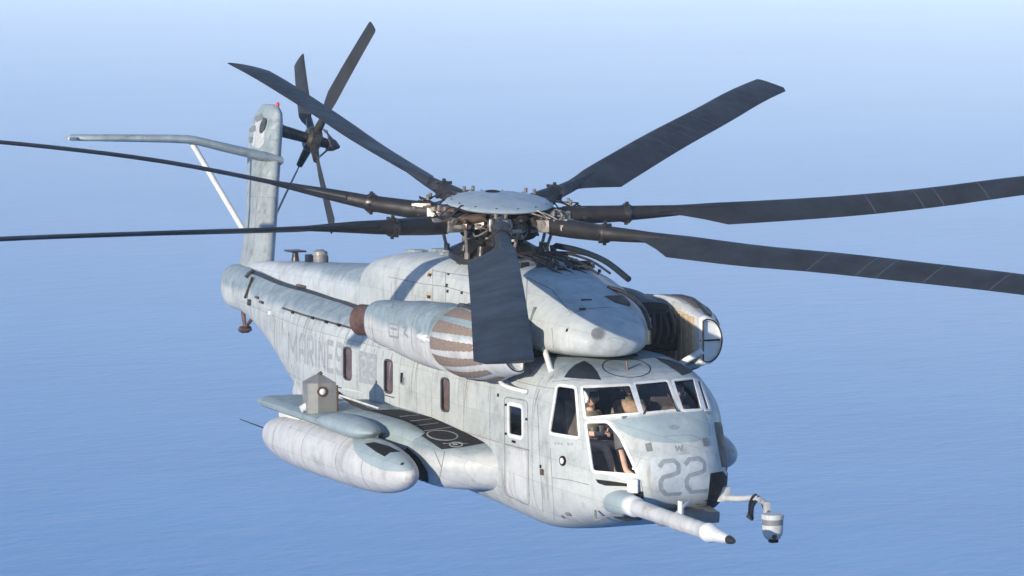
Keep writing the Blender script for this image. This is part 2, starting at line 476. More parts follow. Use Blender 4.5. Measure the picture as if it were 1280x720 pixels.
nt.links.new(cr.outputs[0], b.inputs['Base Color'])
w4 = sn(0.0022, (1, .35, 1), 0.9, 4); rr_s = ramp(nt, w4, [(0.35, (0.30, 0.30, 0.30)), (0.65, (0.34, 0.34, 0.34))]); nt.links.new(rr_s.outputs[0], b.inputs['Roughness'])
b.inputs['IOR'].default_value = 1.33
b.inputs['Specular IOR Level'].default_value = 0.17
b.inputs['Specular Tint'].default_value = (1, 1, 1, 1)
bm = bmesh.new()
bmesh.ops.create_grid(bm, x_segments=24, y_segments=24, size=60000)
sea = link('sea', bm, sea_mat); sea.location = (0, 0, SEA_Z)
tag(sea, 'calm blue open sea with fine ripples far below the helicopter', 'sea', kind='structure')

# ================================================================== HELICOPTER
HELI = empty('helicopter')
tag(HELI, 'weathered grey military transport helicopter flying over the sea with refuelling probe out', 'helicopter')

# ---- fuselage skin
NOSE_F = [(0.05, -1.7), (0.18, -0.95), (0.30, -0.55), (0.42, -0.36), (0.55, -0.22), (0.66, -0.13), (0.78, -0.09), (1.2, -0.13), (1.6, -0.27), (1.83, -0.37), (2.02, -0.46), (2.10, -0.53), (2.3, -0.71), (2.48, -0.90), (2.56, -1.02), (2.7, -1.5), (2.9, -2.2)]
BODY = [  # x, half width, z bottom, z top, exp bottom, exp top, z mid, yc
    (-21.95, 0.14, 2.28, 2.72, 2.0, 2.0, 2.50), (-21.85, 0.27, 2.12, 2.84, 2.5, 2.3, 2.48), (-21.5, 0.33, 2.02, 2.92, 3.0, 2.6, 2.46), (-20.5, 0.41, 1.98, 2.93, 2.8, 2.5, 2.42),
    (-19.0, 0.62, 1.86, 2.98, 2.8, 2.4, 2.3), (-17.0, 0.88, 1.52, 2.93, 3.4, 2.4, 2.2), (-15.0, 1.14, 1.02, 2.92, 4.5, 2.5, 2.1),
    (-13.5, 1.30, 0.62, 2.90, 5.0, 2.6, 2.0), (-12.3, 1.37, 0.36, 2.88, 5.0, 2.9, 1.9), (-11.0, 1.40, 0.26, 2.86, 5.0, 3.1, 1.7), (-8.0, 1.40, 0.25, 2.82, 5.0, 3.4, 1.6),
    (-5.0, 1.40, 0.19, 2.76, 5.0, 3.6, 1.5), (-3.0, 1.40, 0.07, 2.73, 4.4, 3.6, 1.5)]
XA = -3.0
NK = 104
bm = bmesh.new(); rings = []
b0 = interp(BODY, XA)
def nose_G(p):
    x, y, z = p
    w, zb, zt, eb, et, zm = b0
    F = interp(NOSE_F, z)[0]
    dz = (z - zm) / (zt - zm) if z > zm else (zm - z) / (zm - zb)
    e = et if z > zm else eb
    g = (abs(y) / w) ** (et if z > zm else eb) + abs(dz) ** e
    return g, max(0.0, (x - XA) / (F - XA))
def nose_in(p):
    g, t = nose_G(p)
    e = 3.6 if p[2] > b0[5] else 4.6
    return g ** ((2.3 if e < 4 else 2.5) / e) + t ** 2.45 <= 1.0
zc0 = b0[5]
NB = 44
for i in range(NB):
    beta = (pi / 2) * (i + 0.0) / NB
    beta = max(beta, 0.004)
    ring = []
    for k in range(NK):
        th = 2 * pi * k / NK
        dr = Vector((cos(beta), sin(beta) * cos(th), sin(beta) * sin(th)))
        lo, hi = 0.0, 4.0
        o = Vector((XA, 0, zc0))
        for _ in range(26):
            md = (lo + hi) / 2
            if nose_in(o + dr * md): lo = md
            else: hi = md
        ring.append(o + dr * lo)
    rings.append(ring)
xs = [XA - 0.0] + [XA - 0.12 * i for i in range(1, int((21.95 + XA) / 0.12) + 1)] + [-21.95]
for x in xs:
    w, zb, zt, eb, et, zm = interp(BODY, x)
    zc = zm; ring = []
    for k in range(NK):
        th = 2 * pi * k / NK; c, s = cos(th), sin(th)
        e = et if s > 0 else eb; hh = (zt - zm) if s > 0 else (zm - zb)
        t = ((abs(c) / w) ** e + (abs(s) / hh) ** e) ** (-1.0 / e)
        ring.append(Vector((x, c * t, zm + s * t)))
    rings.append(ring)
loft(bm, rings); fixn(bm)
if sum(f.normal.y * f.calc_center_median().y for f in bm.faces) < 0: bmesh.ops.reverse_faces(bm, faces=bm.faces[:])
HULL = BVHTree.FromBMesh(bm)
# openings as outlines seen from the front quarter; mirrored to port
OPEN = {
    'side_window': ([(697, 483), (719, 486), (724, 546), (688, 540)], 4, True),
    'corner_pane': ([(728.5, 484.5), (787, 482), (799, 516), (733.5, 522)], 3, False),
    'windscreen_pane': ([(793.5, 480.5), (834, 477), (847, 511.5), (804, 515.5)], 3, False),
    'port_windscreen_pane': ([(841.5, 477), (867, 474.5), (877, 511), (853.5, 511.5)], 3, False),
    'port_corner_pane': ([(870.5, 476), (876, 478.5), (887, 511), (881, 511)], 0.5, False),
    'chin_window': ([(733.5, 529), (760, 529), (774, 547), (797, 593), (742, 588)], 4, False),
}
frames = []; panes = []
for nm, (poly, rr, mi) in OPEN.items():
    rp = roundpoly([Vector((p[0], p[1], 0)) for p in poly], rr, 2)
    rp2 = [(p.x, p.y) for p in rp]
    for mir in ((False, True) if mi else (False,)):
        panes.append((nm, cut(bm, rp2, mir)))
        frames.append((nm, rp2, mir))
SIDEW = {'w1': (434.3, 454.5, 5.0, 20), 'w2': (485.5, 470.5, 5.2, 20.5), 'w3': (556.5, 493.5, 5.2, 20.5)}
side_polys = []
for k_, (u, v, a, h_) in SIDEW.items():
    rp = roundpoly([Vector((u - a, v - h_ - 1, 0)), Vector((u + a, v - h_ + 1, 0)), Vector((u + a, v + h_ + 1, 0)), Vector((u - a, v + h_ - 1, 0))], 4.5, 3)
    side_polys.append([(p.x, p.y) for p in rp])
dw = roundpoly([Vector((635, 504, 0)), Vector((653, 508, 0)), Vector((653.5, 548, 0)), Vector((635.5, 544, 0))], 4, 3)
side_polys.append([(p.x, p.y) for p in dw])
side_panes = [cut(bm, p) for p in side_polys]
fuselage = link('fuselage', bm, M['hull'], HELI, angle=50)
for nm, pb in panes:
    link(nm, pb, M['glass'], fuselage)
for i, pb in enumerate(side_panes):
    g = link('cabin_window' if i < 3 else 'door_window', pb, M['darkglass'] if i == 3 else M['glass'], fuselage)
# brown blinds behind the cabin windows
for i in range(3):
    P0 = [S(HULL, *p) for p in side_polys[i]]
    bb = bmesh.new(); bb.faces.new([bb.verts.new(h[0] - h[1] * 0.05) for h in P0 if h])
    link('window_blind', bb, M['brown_pane'], fuselage)
for nm, rp, mir in frames:
    fb = bmesh.new()
    grow = Vector((sum(p[0] for p in rp) / len(rp), sum(p[1] for p in rp) / len(rp)))
    out = []
    for p in rp:
        v = Vector(p) - grow; out.append(grow + v * (1 + 2.0 / v.length))
    ribbon_px(fb, HULL, out, 0.045, 0.010, True, 3, mir)
    link('window_frame', fb, M['white'], fuselage)
for i, rp in enumerate(side_polys):
    fb = bmesh.new()
    ribbon_px(fb, HULL, rp, 0.035 if i < 3 else 0.06, 0.006, True, 2)
    link('window_frame', fb, M['hull'] if i < 3 else M['white'], fuselage)
# window recess (jamb) for the cabin windows: dark rim
for i, rp in enumerate(side_polys):
    hits = [S(HULL, *p) for p in rp]; jb = bmesh.new()
    A = [jb.verts.new(h[0]) for h in hits]; B = [jb.verts.new(h[0] - h[1] * 0.05) for h in hits]
    for k in range(len(A)): jb.faces.new((A[k], A[(k + 1) % len(A)], B[(k + 1) % len(A)], B[k]))
    link('window_seal', jb, M['black'], fuselage)

# eyebrow windows in the roof, panel patches, lettering
def lay(name, bvh, poly, mat, parent, h=0.004, mir=False, r=0, grid=3.0):
    if r: poly = [(p.x, p.y) for p in roundpoly([Vector((p[0], p[1], 0)) for p in poly], r, 3)]
    bm_ = patch(bvh, poly, S, h, grid)
    if mir: mirror_bm(bm_)
    return link(name, bm_, mat, parent)
eyebrow = [(705, 472), (711, 463), (719, 456), (730, 451), (739, 456), (746, 464), (751.5, 475)]
for mir in (False, True): lay('eyebrow_window', HULL, eyebrow, M['navy'], fuselage, 0.004, mir)
lay('nose_band', HULL, [(764, 525), (800, 521), (838, 517), (880, 514), (886, 530), (888, 545), (870, 552), (840, 554), (812, 552), (790, 546), (775, 538)], M['tankblue'], fuselage, 0.0035)
lay('number_patch', HULL, [(811, 572), (883, 566), (887, 590), (888, 615), (860, 621), (827, 621), (817, 600)], M['markpatch'], fuselage, 0.0035)
NUM = [[(824, 584), (829, 577), (842, 575.5), (848, 581), (848, 590), (842, 593), (829, 596.5), (825.5, 602), (826, 612), (833, 618), (851, 617)],
       [(856, 581), (861, 574.5), (874, 573), (880, 578), (880.5, 588), (874, 591), (862, 594), (858, 600), (858.5, 608), (864, 615), (884, 613)]]
for s_ in NUM:
    nb = bmesh.new(); ribbon_px(nb, HULL, s_, 0.066, 0.0055, False, 2); link('number_two', nb, M['mark'], fuselage)
rb = bmesh.new(); ribbon_px(rb, HULL, [(783 + 30 * cos(a), 459.5 + 12 * sin(a) + 2 * cos(a)) for a in [2 * pi * i / 40 for i in range(40)]], 0.016, 0.004, True, 3)
link('hatch_outline', rb, M['navy'], fuselage)
for q in ([(806, 555), (813, 553.5), (815.5, 564), (808.5, 565)], [(877, 548), (883, 547), (885, 557), (879.5, 558.5)]):
    lay('nose_vent', HULL, q, M['greybox'], fuselage, 0.012)
lay('crew_emblem', HULL, [(834, 533), (844, 530.5), (850, 534), (846, 537.5), (838, 537)], M['mark'], fuselage, 0.006, r=1, grid=2)
wb = bmesh.new(); ribbon_px(wb, HULL, [(844, 557), (846, 564), (848.5, 558), (851, 564), (853, 556.5)], 0.022, 0.005, False, 1.5); link('letter_w', wb, M['mark'], fuselage)
# MARINES on the tail side: strokes in a unit cell
STR = {'M': [[(0, 0), (0, 1), (.5, .35), (1, 1), (1, 0)]], 'A': [[(0, 0), (0, .75), (.25, 1), (.75, 1), (1, .75), (1, 0)], [(0, .42), (1, .42)]],
       'R': [[(0, 0), (0, 1), (.8, 1), (1, .85), (1, .62), (.8, .48), (0, .48)], [(.45, .48), (1, 0)]], 'I': [[(.5, 0), (.5, 1)]],
       'N': [[(0, 0), (0, 1), (1, 0), (1, 1)]], 'E': [[(1, 0), (0, 0), (0, 1), (1, 1)], [(0, .5), (.8, .5)]],
       'S': [[(0, .12), (.2, 0), (.8, 0), (1, .15), (1, .4), (.8, .5), (.2, .5), (0, .62), (0, .85), (.2, 1), (.8, 1), (1, .88)]]}
for ch, (u0, u1) in zip('MARINES', [(361, 371), (374.5, 381.5), (384.5, 391.5), (393.5, 396.5), (399, 406), (409.5, 416.5), (420.5, 428)]):
    lb = bmesh.new()
    for st in STR[ch]:
        pts = []
        for a, c in st:
            u = u0 + (u1 - u0) * a; top = 416 + (u - 362) * 0.24; bot = 450 + (u - 362) * 0.26
            pts.append((u, bot + (top - bot) * c))
        ribbon_px(lb, HULL, pts, 0.095, 0.004, False, 2)
    link('letter_' + ch.lower(), lb, M['marksoft'], fuselage)
lay('insignia_patch', HULL, [(448.5, 438), (471, 443.5), (470.5, 482), (449, 478)], M['marksoft'], fuselage, 0.0035)
ib = bmesh.new()
ribbon_px(ib, HULL, [(452, 448), (457, 447), (458, 458), (453, 464), (453, 471), (459, 472)], 0.05, 0.006, False, 2)
ribbon_px(ib, HULL, [(462, 450), (467, 451), (467, 460), (462, 464), (462, 473), (468, 475)], 0.05, 0.006, False, 2)
link('insignia_mark', ib, M['marksoft2'], fuselage)
# panel joints on the starboard skin (and port)
pj = bmesh.new()
for side in (-1, 1):
    for x in [-2.45, -4.1, -5.2, -6.6, -7.3, -8.1, -9.3, -10.15, -11.35, -12.3, -13.4, -14.6, -16.0, -17.5, -19.2]:
        w, zb, zt, eb, et, zm = interp(BODY, x)
        ribbon_side(pj, HULL, [(x, zb + 0.12), (x, zt - 0.30)], 0.010, 0.0022, False, side)
    for z in (0.62, 1.32, 2.30):
        x1 = -13.2 if z < 1 else (-15.0 if z < 2 else -20.0)
        ribbon_side(pj, HULL, [(-3.7 if z < 2.2 else -2.0, z), (x1, z)], 0.009, 0.002, False, side, 0.12)
ribbon_px(pj, HULL, [(690, 597), (712, 600), (736, 606)], 0.012, 0.003)
ribbon_px(pj, HULL, [(672, 505), (674, 560), (679, 640)], 0.012, 0.003)
ribbon_px(pj, HULL, [(688, 560), (693, 650)], 0.009, 0.003)
ribbon_px(pj, HULL, [(801, 600), (806, 630), (850, 641)], 0.010, 0.003)
ribbon_px(pj, HULL, [(690, 477), (760, 471), (830, 465), (868, 463)], 0.010, 0.003)
tag(link('panel_joints', pj, M['line'], fuselage), kind='stuff')
# rivet rows beside the joints, drawn as small raised heads
rv = bmesh.new()
def rivet(h):
    if not h: return
    d, a, c = frame_of(h[1]); o = h[0] + h[1] * .004; r = .0085
    rv.faces.new([rv.verts.new(o + a * r * cos(t) + c * r * sin(t)) for t in (0, pi / 3, 2 * pi / 3, pi, 4 * pi / 3, 5 * pi / 3)])
for side in (-1, 1):
    for x in [-2.45, -4.1, -5.2, -6.6, -7.3, -8.1, -9.3, -10.15, -11.35, -12.3, -13.4, -14.6, -16.0, -17.5, -19.2]:
        w, zb, zt, eb, et, zm = interp(BODY, x); z = zb + .15
        while z < zt - .3:
            rivet(Sy(HULL, x + .04, z, side)); z += .095
    for z in (0.62, 1.32, 2.30, 2.62):
        x = -2.6
        while x > (-13.0 if z < 1 else -19.5): rivet(Sy(HULL, x, z + .035, side)); x -= .11
tag(link('rivets', rv, M['line'], fuselage, False), kind='stuff')
# oil and dirt runs down the skin
M['run'] = painted('oil_run', (0.25, 0.225, 0.19), None, None, 0.8)
rd = random.Random(5); run = bmesh.new()
for i in range(46):
    x = -2.2 - 14 * rd.random(); z0 = rd.choice((2.28, 1.30, 2.5, 1.55, 2.28)) - .02; L_ = rd.uniform(.12, .75)
    if abs(x + 3.1) < .6: continue
    hs = []
    for k in range(9):
        h = Sy(HULL, x - .10 * L_ * k / 8, z0 - L_ * k / 8, -1)
        if h: hs.append(h)
    if len(hs) < 9: continue
    w0 = rd.uniform(.008, .022)
    for k in range(8):
        a_, b_2 = hs[k], hs[k + 1]; wa, wb_ = w0 * (1 - k / 8), w0 * (1 - (k + 1) / 8)
        vs = [a_[0] + a_[1] * .0025 + Vector((wa, 0, 0)), a_[0] + a_[1] * .0025 - Vector((wa, 0, 0)), b_2[0] + b_2[1] * .0025 - Vector((wb_, 0, 0)), b_2[0] + b_2[1] * .0025 + Vector((wb_, 0, 0))]
        if wb_ < 1e-5: vs = vs[:3]
        run.faces.new([run.verts.new(v) for v in vs])
tag(link('oil_runs', run, M['run'], fuselage, False), kind='stuff')
# crew door
db = bmesh.new()
dpoly = [(p.x, p.y) for p in roundpoly([Vector((630.5, 496, 0)), Vector((659.5, 501, 0)), Vector((661.5, 632, 0)), Vector((631.5, 618, 0))], 5, 3)]
ribbon_px(db, HULL, dpoly, 0.022, 0.004, True, 3)
ribbon_px(db, HULL, [(631, 555), (662, 563)], 0.022, 0.004)
door = link('crew_door_outline', db, M['line'], fuselage)
lay('crew_door_lower_panel', HULL, [(634, 559), (659, 565.5), (659, 627), (634, 615)], M['probe'], fuselage, 0.006, r=3)
for (u, v) in ((643, 552), (659, 524), (633, 506), (633, 542)):
    h = S(HULL, u, v); hb = bmesh.new()
    add_box(hb, h[0] + h[1] * 0.012, (0.11 if u == 643 else 0.04, 0.03, 0.035), None, 0.006)
    link('door_handle' if u == 643 else 'door_hinge', hb, M['black'], fuselage)
# small fittings on the skin
def fitting(name, u, v, s, mat, bvh=HULL, par=fuselage, dz=0.0):
    h = S(bvh, u, v)
    if not h: return
    q = bmesh.new(); d, a, c = frame_of(h[1])
    rot = Matrix((a, c, d)).transposed()
    add_box(q, h[0] + h[1] * (s[2] / 2 - 0.005), s, rot, min(s) * 0.2)
    return link(name, q, mat, par)
def lens(name, u, v, r, bvh=HULL, par=fuselage, col='steel', ring='black'):
    h = S(bvh, u, v)
    if not h: return
    q = bmesh.new(); add_tube(q, [h[0] - h[1] * 0.01, h[0] + h[1] * 0.02, h[0] + h[1] * 0.025], [r, r, r * 0.85], 20)
    o = link(name + '_ring', q, M[ring], par)
    q = bmesh.new(); add_tube(q, [h[0], h[0] + h[1] * 0.03, h[0] + h[1] * (0.03 + r * 0.25)], [r * 0.62, r * 0.6, r * 0.2], 16)
    link(name, q, M[col], par)
lens('landing_light', 704, 576, 0.075, col='white')
fitting('latch', 678.5, 590, (0.07, 0.09, 0.04), M['bronze'])
fitting('static_port', 676, 583, (0.04, 0.05, 0.02), M['black'])
fitting('step', 711, 642, (0.10, 0.05, 0.03), M['greybox'])
fitting('step', 704, 645, (0.05, 0.05, 0.03), M['greybox'])
fitting('grab_handle', 607, 583, (0.05, 0.12, 0.03), M['greybox'])
fitting('vent', 502.5, 472, (0.09, 0.16, 0.02), M['black'])
fitting('vent', 503, 476, (0.16, 0.12, 0.015), M['greybox'])
fitting('drain', 509, 443, (0.10, 0.04, 0.05), M['black'])
fitting('tie_down', 623, 494, (0.05, 0.05, 0.02), M['black'])
for (u, v) in ((367, 391), (392, 398), (425, 407), (452, 413), (409, 403)):
    fitting('handhold', u, v, (0.12, 0.05, 0.045), M['black'])
lb = bmesh.new(); ribbon_px(lb, HULL, [(353, 385), (380, 394), (420, 405), (457, 415)], 0.035, 0.010, False, 3)
link('drip_rail', lb, M['darkline'], fuselage)
fitting('tail_light', 338, 391, (0.08, 0.08, 0.05), M['white'])
# warning lettering row under the side window
wl = bmesh.new()
for i in range(9):
    u = 680 + i * 4.2
    if i in (2, 6): continue
    ribbon_px(wl, HULL, [(u, 553 + i * .25 + random.random()), (u + 2.6, 553.5 + i * .25)], 0.035, 0.003, False, 1)
tag(link('warning_lettering', wl, M['marksoft'], fuselage), kind='stuff')
# lower nose: recessed grey chin and black windows to port
lay('chin_slot', HULL, [(744.5, 599), (762, 601), (785, 604.5), (785, 608), (757, 607), (748, 604)], M['black'], fuselage, 0.006)
def side_patch(name, poly, mat, side, h=0.004, grid=0.08):
    bm_ = patch(HULL, poly, lambda bv, a, c: Sy(bv, a, c, side), h, grid)
    return link(name, bm_, mat, fuselage)
def side_patch(name, poly, mat, side, h=0.004, grid=0.08):
    bm_ = patch(HULL, poly, lambda bv, a, c: Sy(bv, a, c, side), h, grid)
    return link(name, bm_, mat, fuselage)
lay('lower_nose_window', HULL, [(888, 591.5), (903, 589), (912, 600), (905, 625), (896, 640), (881, 646), (883, 634)], M['black'], fuselage, 0.008, grid=2)
lay('port_chin_window', HULL, [(892.5, 528), (902, 528), (915, 583), (902, 584)], M['navy'], fuselage, 0.008, grid=2)
for sd in (1, -1):
    if sd > 0:
        side_patch('lower_nose_window', [(-0.36, 1.03), (-1.12, 1.06), (-1.15, 0.66), (-0.85, 0.44), (-0.42, 0.50)], M['black'], sd, 0.008, 0.05)
    side_patch('quarter_panel', [(-0.66, 1.74), (-1.16, 1.76), (-1.18, 1.14), (-0.60, 1.12)], M['navy'], sd, 0.008, 0.05) if sd > 0 else None
# ---- cockpit inside
cb = bmesh.new()
add_box(cb, (-2.0, 0, 0.98), (2.0, 1.5, 0.06))
link('cockpit_floor', cb, M['cockpit'], fuselage)
cb = bmesh.new(); add_box(cb, (-2.9, 0, 1.75), (0.08, 2.45, 1.6)); link('cockpit_bulkhead', cb, M['cockpit'], fuselage)
cb = bmesh.new(); add_box(cb, (-0.98, 0, 1.72), (0.26, 1.35, 0.46), Matrix.Rotation(radians(-14), 3, 'Y'), 0.04); add_box(cb, (-0.9, 0, 1.98), (0.42, 1.4, 0.05), None, 0.02)
link('instrument_panel', cb, M['panelgrey'], fuselage)
cb = bmesh.new(); add_box(cb, (-1.6, 0, 1.25), (0.9, 0.4, 0.5), None, 0.05); link('centre_console', cb, M['panelgrey'], fuselage)
cb = bmesh.new(); add_box(cb, (-1.95, 0, 2.46), (0.6, 0.45, 0.08), None, 0.03); link('overhead_console', cb, M['panelgrey'], fuselage)
for sy in (-0.72, 0.72):
    q = bmesh.new(); add_box(q, (-1.92, sy, 1.34), (0.5, 0.5, 0.12), None, 0.04); add_box(q, (-2.2, sy, 1.72), (0.12, 0.5, 0.75), Matrix.Rotation(radians(-8), 3, 'Y'), 0.04)
    add_box(q, (-2.27, sy, 2.18), (0.1, 0.26, 0.2), None, 0.03)
    link('crew_seat', q, M['cockpit'], fuselage)
# ---- windscreen wipers and roof bits
wp = bmesh.new()
add_tube(wp, [S(HULL, 784, 462)[0], S(HULL, 783, 462)[0] + Vector((0, 0, .13))], [0.025, 0.016], 8)
link('roof_probe', wp, M['bronze'], fuselage)
for a, c in (((804, 519), (814, 503)), ((846, 516), (838, 500))):
    p, q = S(HULL, *a), S(HULL, *c); wp = bmesh.new()
    add_tube(wp, [p[0] + p[1] * .03, q[0] + q[1] * .035], [.010, .007], 6)
    link('wiper', wp, M['black'], fuselage)
# curved grab rail and strut by the roof
gr = bmesh.new()
a = S(HULL, 640, 462)[0]; b_ = S(HULL, 659, 489)[0]
add_tube(gr, spl([a + Vector((0, 0, .0)), a + Vector((-.02, -.20, -.05)), (a + b_) / 2 + Vector((-.05, -.25, -.06)), b_ + Vector((0, -.06, 0)), b_], 6), 0.035, 10)
link('grab_rail', gr, M['white'], fuselage)
gr = bmesh.new(); p, q = S(HULL, 689, 464), S(HULL, 689, 464)
add_tube(gr, [p[0], p[0] + Vector((-.55, 0.12, .30))], 0.045, 10); link('cowling_strut', gr, M['white'], fuselage)

# ---- upper cowling (gearbox and engine fairing)
COWL = [  # x, yc, w, zb, zt, eb, et, zm
    (-11.85, 0, 0.62, 2.7, 3.34, 3, 2.8, 2.9), (-11.7, 0, 0.80, 2.7, 3.50, 3, 3.2, 2.9), (-11.35, 0, 0.92, 2.65, 3.66, 3, 3.8, 2.92), (-10.8, 0, 0.97, 2.6, 3.76, 3, 4.2, 2.95), (-10.0, 0, 0.99, 2.6, 3.84, 3, 4.2, 2.95), (-8.6, 0, 1.02, 2.6, 3.90, 3, 3.8, 2.95),
    (-7.0, 0, 1.05, 2.6, 3.93, 3, 3.6, 2.95), (-5.2, 0, 1.06, 2.6, 3.93, 3, 3.2, 2.95), (-4.3, -.02, 1.04, 2.62, 3.88, 3, 2.7, 2.95), (-3.6, -.06, 0.99, 2.64, 3.76, 3, 2.5, 2.95),
    (-3.0, -.14, 0.90, 2.68, 3.60, 3, 2.4, 2.95), (-2.5, -.22, 0.76, 2.70, 3.44, 3, 2.3, 2.97), (-2.15, -.27, 0.60, 2.72, 3.28, 3, 2.2, 2.97), (-1.93, -.29, 0.40, 2.74, 3.12, 2.4, 2.1, 2.95), (-1.84, -.30, 0.12, 2.84, 3.0, 2, 2, 2.93)]
bm = xloft(COWL, 72, 110); CBV = BVHTree.FromBMesh(bm)
cowl = link('engine_cowling', bm, M['cowl'], HELI, angle=60)
lay('cowling_port_hole', CBV, [(747.5 + 7.5 * cos(a), 417.5 + 7 * sin(a)) for a in [2 * pi * i / 18 for i in range(18)]], M['greybox'], cowl, 0.006)
cb = bmesh.new()
ribbon_px(cb, CBV, [(747.5 + 8 * cos(a), 417.5 + 7.5 * sin(a)) for a in [2 * pi * i / 24 for i in range(24)]], 0.02, 0.008, True, 3)
ribbon_px(cb, CBV, [(659, 347), (658, 380), (660, 432)], 0.014, 0.004)
ribbon_px(cb, CBV, [(659, 347), (690, 362), (714, 392), (735, 386), (762, 384)], 0.012, 0.004)
ribbon_px(cb, CBV, [(541, 336), (541, 380)], 0.012, 0.004); ribbon_px(cb, CBV, [(557, 340), (557, 380)], 0.014, 0.004)
ribbon_px(cb, CBV, [(485, 346), (530, 355), (556, 358), (594, 369)], 0.012, 0.004)
ribbon_px(cb, CBV, [(541, 338), (557, 341), (592, 346)], 0.010, 0.004)
ribbon_px(cb, CBV, [(489, 352), (489, 378)], 0.010, 0.004)
ribbon_px(cb, CBV, [(690, 410), (692, 436)], 0.010, 0.004)
link('cowling_joint', cb, M['line'], cowl)
for (u, v, s) in ((537, 343, (.16, .10, .02)), (536, 369, (.16, .10, .02))):
    fitting('cowling_vent', u, v, s, M['tan'], CBV, cowl)
for (u, v, s) in ((538, 344, (.10, .05, .035)), (537, 371, (.10, .05, .035)), (559, 357, (.06, .06, .03)), (560, 364, (.05, .05, .03)), (578, 366, (.05, .05, .03)), (561, 343, (.07, .03, .03)), (596, 372, (.05, .03, .03)), (596, 378, (.05, .03, .03)), (664.5, 397, (.07, .34, .01)), (728, 387, (.10, .04, .03)), (733, 375, (.16, .04, .02)), (709, 413, (.03, .05, .02))):
    fitting('cowling_latch', u, v, s, M['darksteel'] if s[1] < .3 else M['greybox'], CBV, cowl)
# dark strip drawn along the gap under the cowling
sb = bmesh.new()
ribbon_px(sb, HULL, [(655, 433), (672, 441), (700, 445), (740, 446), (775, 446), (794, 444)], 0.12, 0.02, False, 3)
link('cowling_gap_strip', sb, M['black'], cowl)
# cooler scoop on top of the cowling, seen as dark piece
q = bmesh.new(); add_box(q, (-2.78, 0.16, 3.49), (0.30, 0.34, 0.07), Matrix.Rotation(radians(22), 3, 'Y'), 0.03)
link('cooler_grille', q, M['rust'], cowl)
q = bmesh.new(); add_tube(q, spl([(-3.3, .25, 3.66), (-3.0, .42, 3.58), (-2.6, .52, 3.36), (-2.35, .52, 3.08)], 6), [0.035] * 19, 8)
link('cowling_edge_duct', q, M['darksteel'], cowl)
# white rounded rim at the rear of the cowling
# open engine bay on the port side with pipes
q = bmesh.new(); add_box(q, (-4.1, .85, 2.98), (2.0, .95, 0.55), None, 0.08); link('engine_bay', q, M['black'], HELI)
bay = bpy.data.objects['engine_bay']
q = xloft([(-7.5, 1.05, .45, 3.1, 3.45, 2, 2.2, 3.2), (-6, 1.05, .55, 3.0, 3.55, 2, 2.2, 3.2), (-4.6, 1.0, .52, 3.0, 3.54, 2, 2.4, 3.2), (-3.8, .95, .42, 3.1, 3.46, 2, 2.4, 3.2), (-3.4, .95, .38, 3.2, 3.40, 2, 2.4, 3.3)], 28, 24)
link('engine_bay_cover', q, M['navy'], bay)
q = bmesh.new(); add_tube(q, [(-2.95, .72, 2.80), (-2.95, .72, 3.2)], .085, 14); link('exhaust_stub', q, M['brass'], bay)
q = bmesh.new()
for i in range(7):
    y = .45 + .12 * i; add_tube(q, spl([(-3.0, y, 2.8), (-2.98 + .05 * random.random(), y + .05, 3.0), (-3.08, y + .1 * random.random(), 3.25)], 4), .02 + .02 * random.random(), 8)
link('engine_pipes', q, M['cable'], bay)

# ---- tail spine
SPINE = [(-20.6, 0.05, 0.12, 2.7, 3.02, 2, 2, 2.85), (-19.5, 0, 0.26, 2.6, 3.10, 2, 2.2, 2.8), (-17.5, 0, 0.42, 2.55, 3.22, 2, 2.4, 2.8), (-15.0, 0, 0.60, 2.5, 3.34, 2, 2.6, 2.8), (-13.0, 0, 0.74, 2.5, 3.45, 2, 2.8, 2.8), (-11.8, 0, 0.78, 2.5, 3.52, 2, 2.8, 2.8), (-10.8, 0, .8, 2.5, 3.52, 2, 2.8, 2.8)]
bm = xloft(SPINE, 48, 60); SPV = BVHTree.FromBMesh(bm)
spine = link('tail_spine', bm, M['spine'], HELI, angle=60)
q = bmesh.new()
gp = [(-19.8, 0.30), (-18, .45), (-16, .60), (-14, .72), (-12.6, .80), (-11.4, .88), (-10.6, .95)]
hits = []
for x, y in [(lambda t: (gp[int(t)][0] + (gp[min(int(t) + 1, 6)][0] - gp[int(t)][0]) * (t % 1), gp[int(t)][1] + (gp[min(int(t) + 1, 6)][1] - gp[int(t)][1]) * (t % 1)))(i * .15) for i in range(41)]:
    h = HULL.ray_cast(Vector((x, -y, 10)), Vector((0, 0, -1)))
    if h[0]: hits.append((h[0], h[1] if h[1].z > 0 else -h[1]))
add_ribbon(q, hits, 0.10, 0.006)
link('spine_gap_shade', q, M['cable'], spine)  # shadow line between spine and shoulder, put in as a dark strip
def T_on_spine(x, y=0):
    h = SPV.ray_cast(Vector((x, y, 10)), Vector((0, 0, -1))); return h[0]
p = T_on_spine(-17.7); q = bmesh.new(); add_tube(q, [p, p + Vector((0, 0, .17)), p + Vector((0, 0, .19))], [.08, .055, .06], 10)
add_box(q, p + Vector((0, 0, .20)), (.5, .30, .035), None, .01); link('tee_antenna', q, M['darksteel'], spine)
p = T_on_spine(-16.2); q = bmesh.new(); add_tube(q, [p, p + Vector((0, 0, .12)), p + Vector((0, 0, .13)), p + Vector((0, 0, .2)), p + Vector((0, 0, .24))], [.13, .13, .15, .14, .06], 16); link('rotating_beacon', q, M['greybox'], spine)
p = T_on_spine(-16.7); q = bmesh.new(); add_box(q, p + Vector((0, 0, .06)), (.22, .22, .16), None, .02); link('antenna_block', q, M['navy'], spine)
p = T_on_spine(-15.8); q = bmesh.new(); add_box(q, p + Vector((0, 0, .06)), (.08, .04, .14), None, .01); link('antenna_fin', q, M['darksteel'], spine)
h = S(HULL, 379, 359)
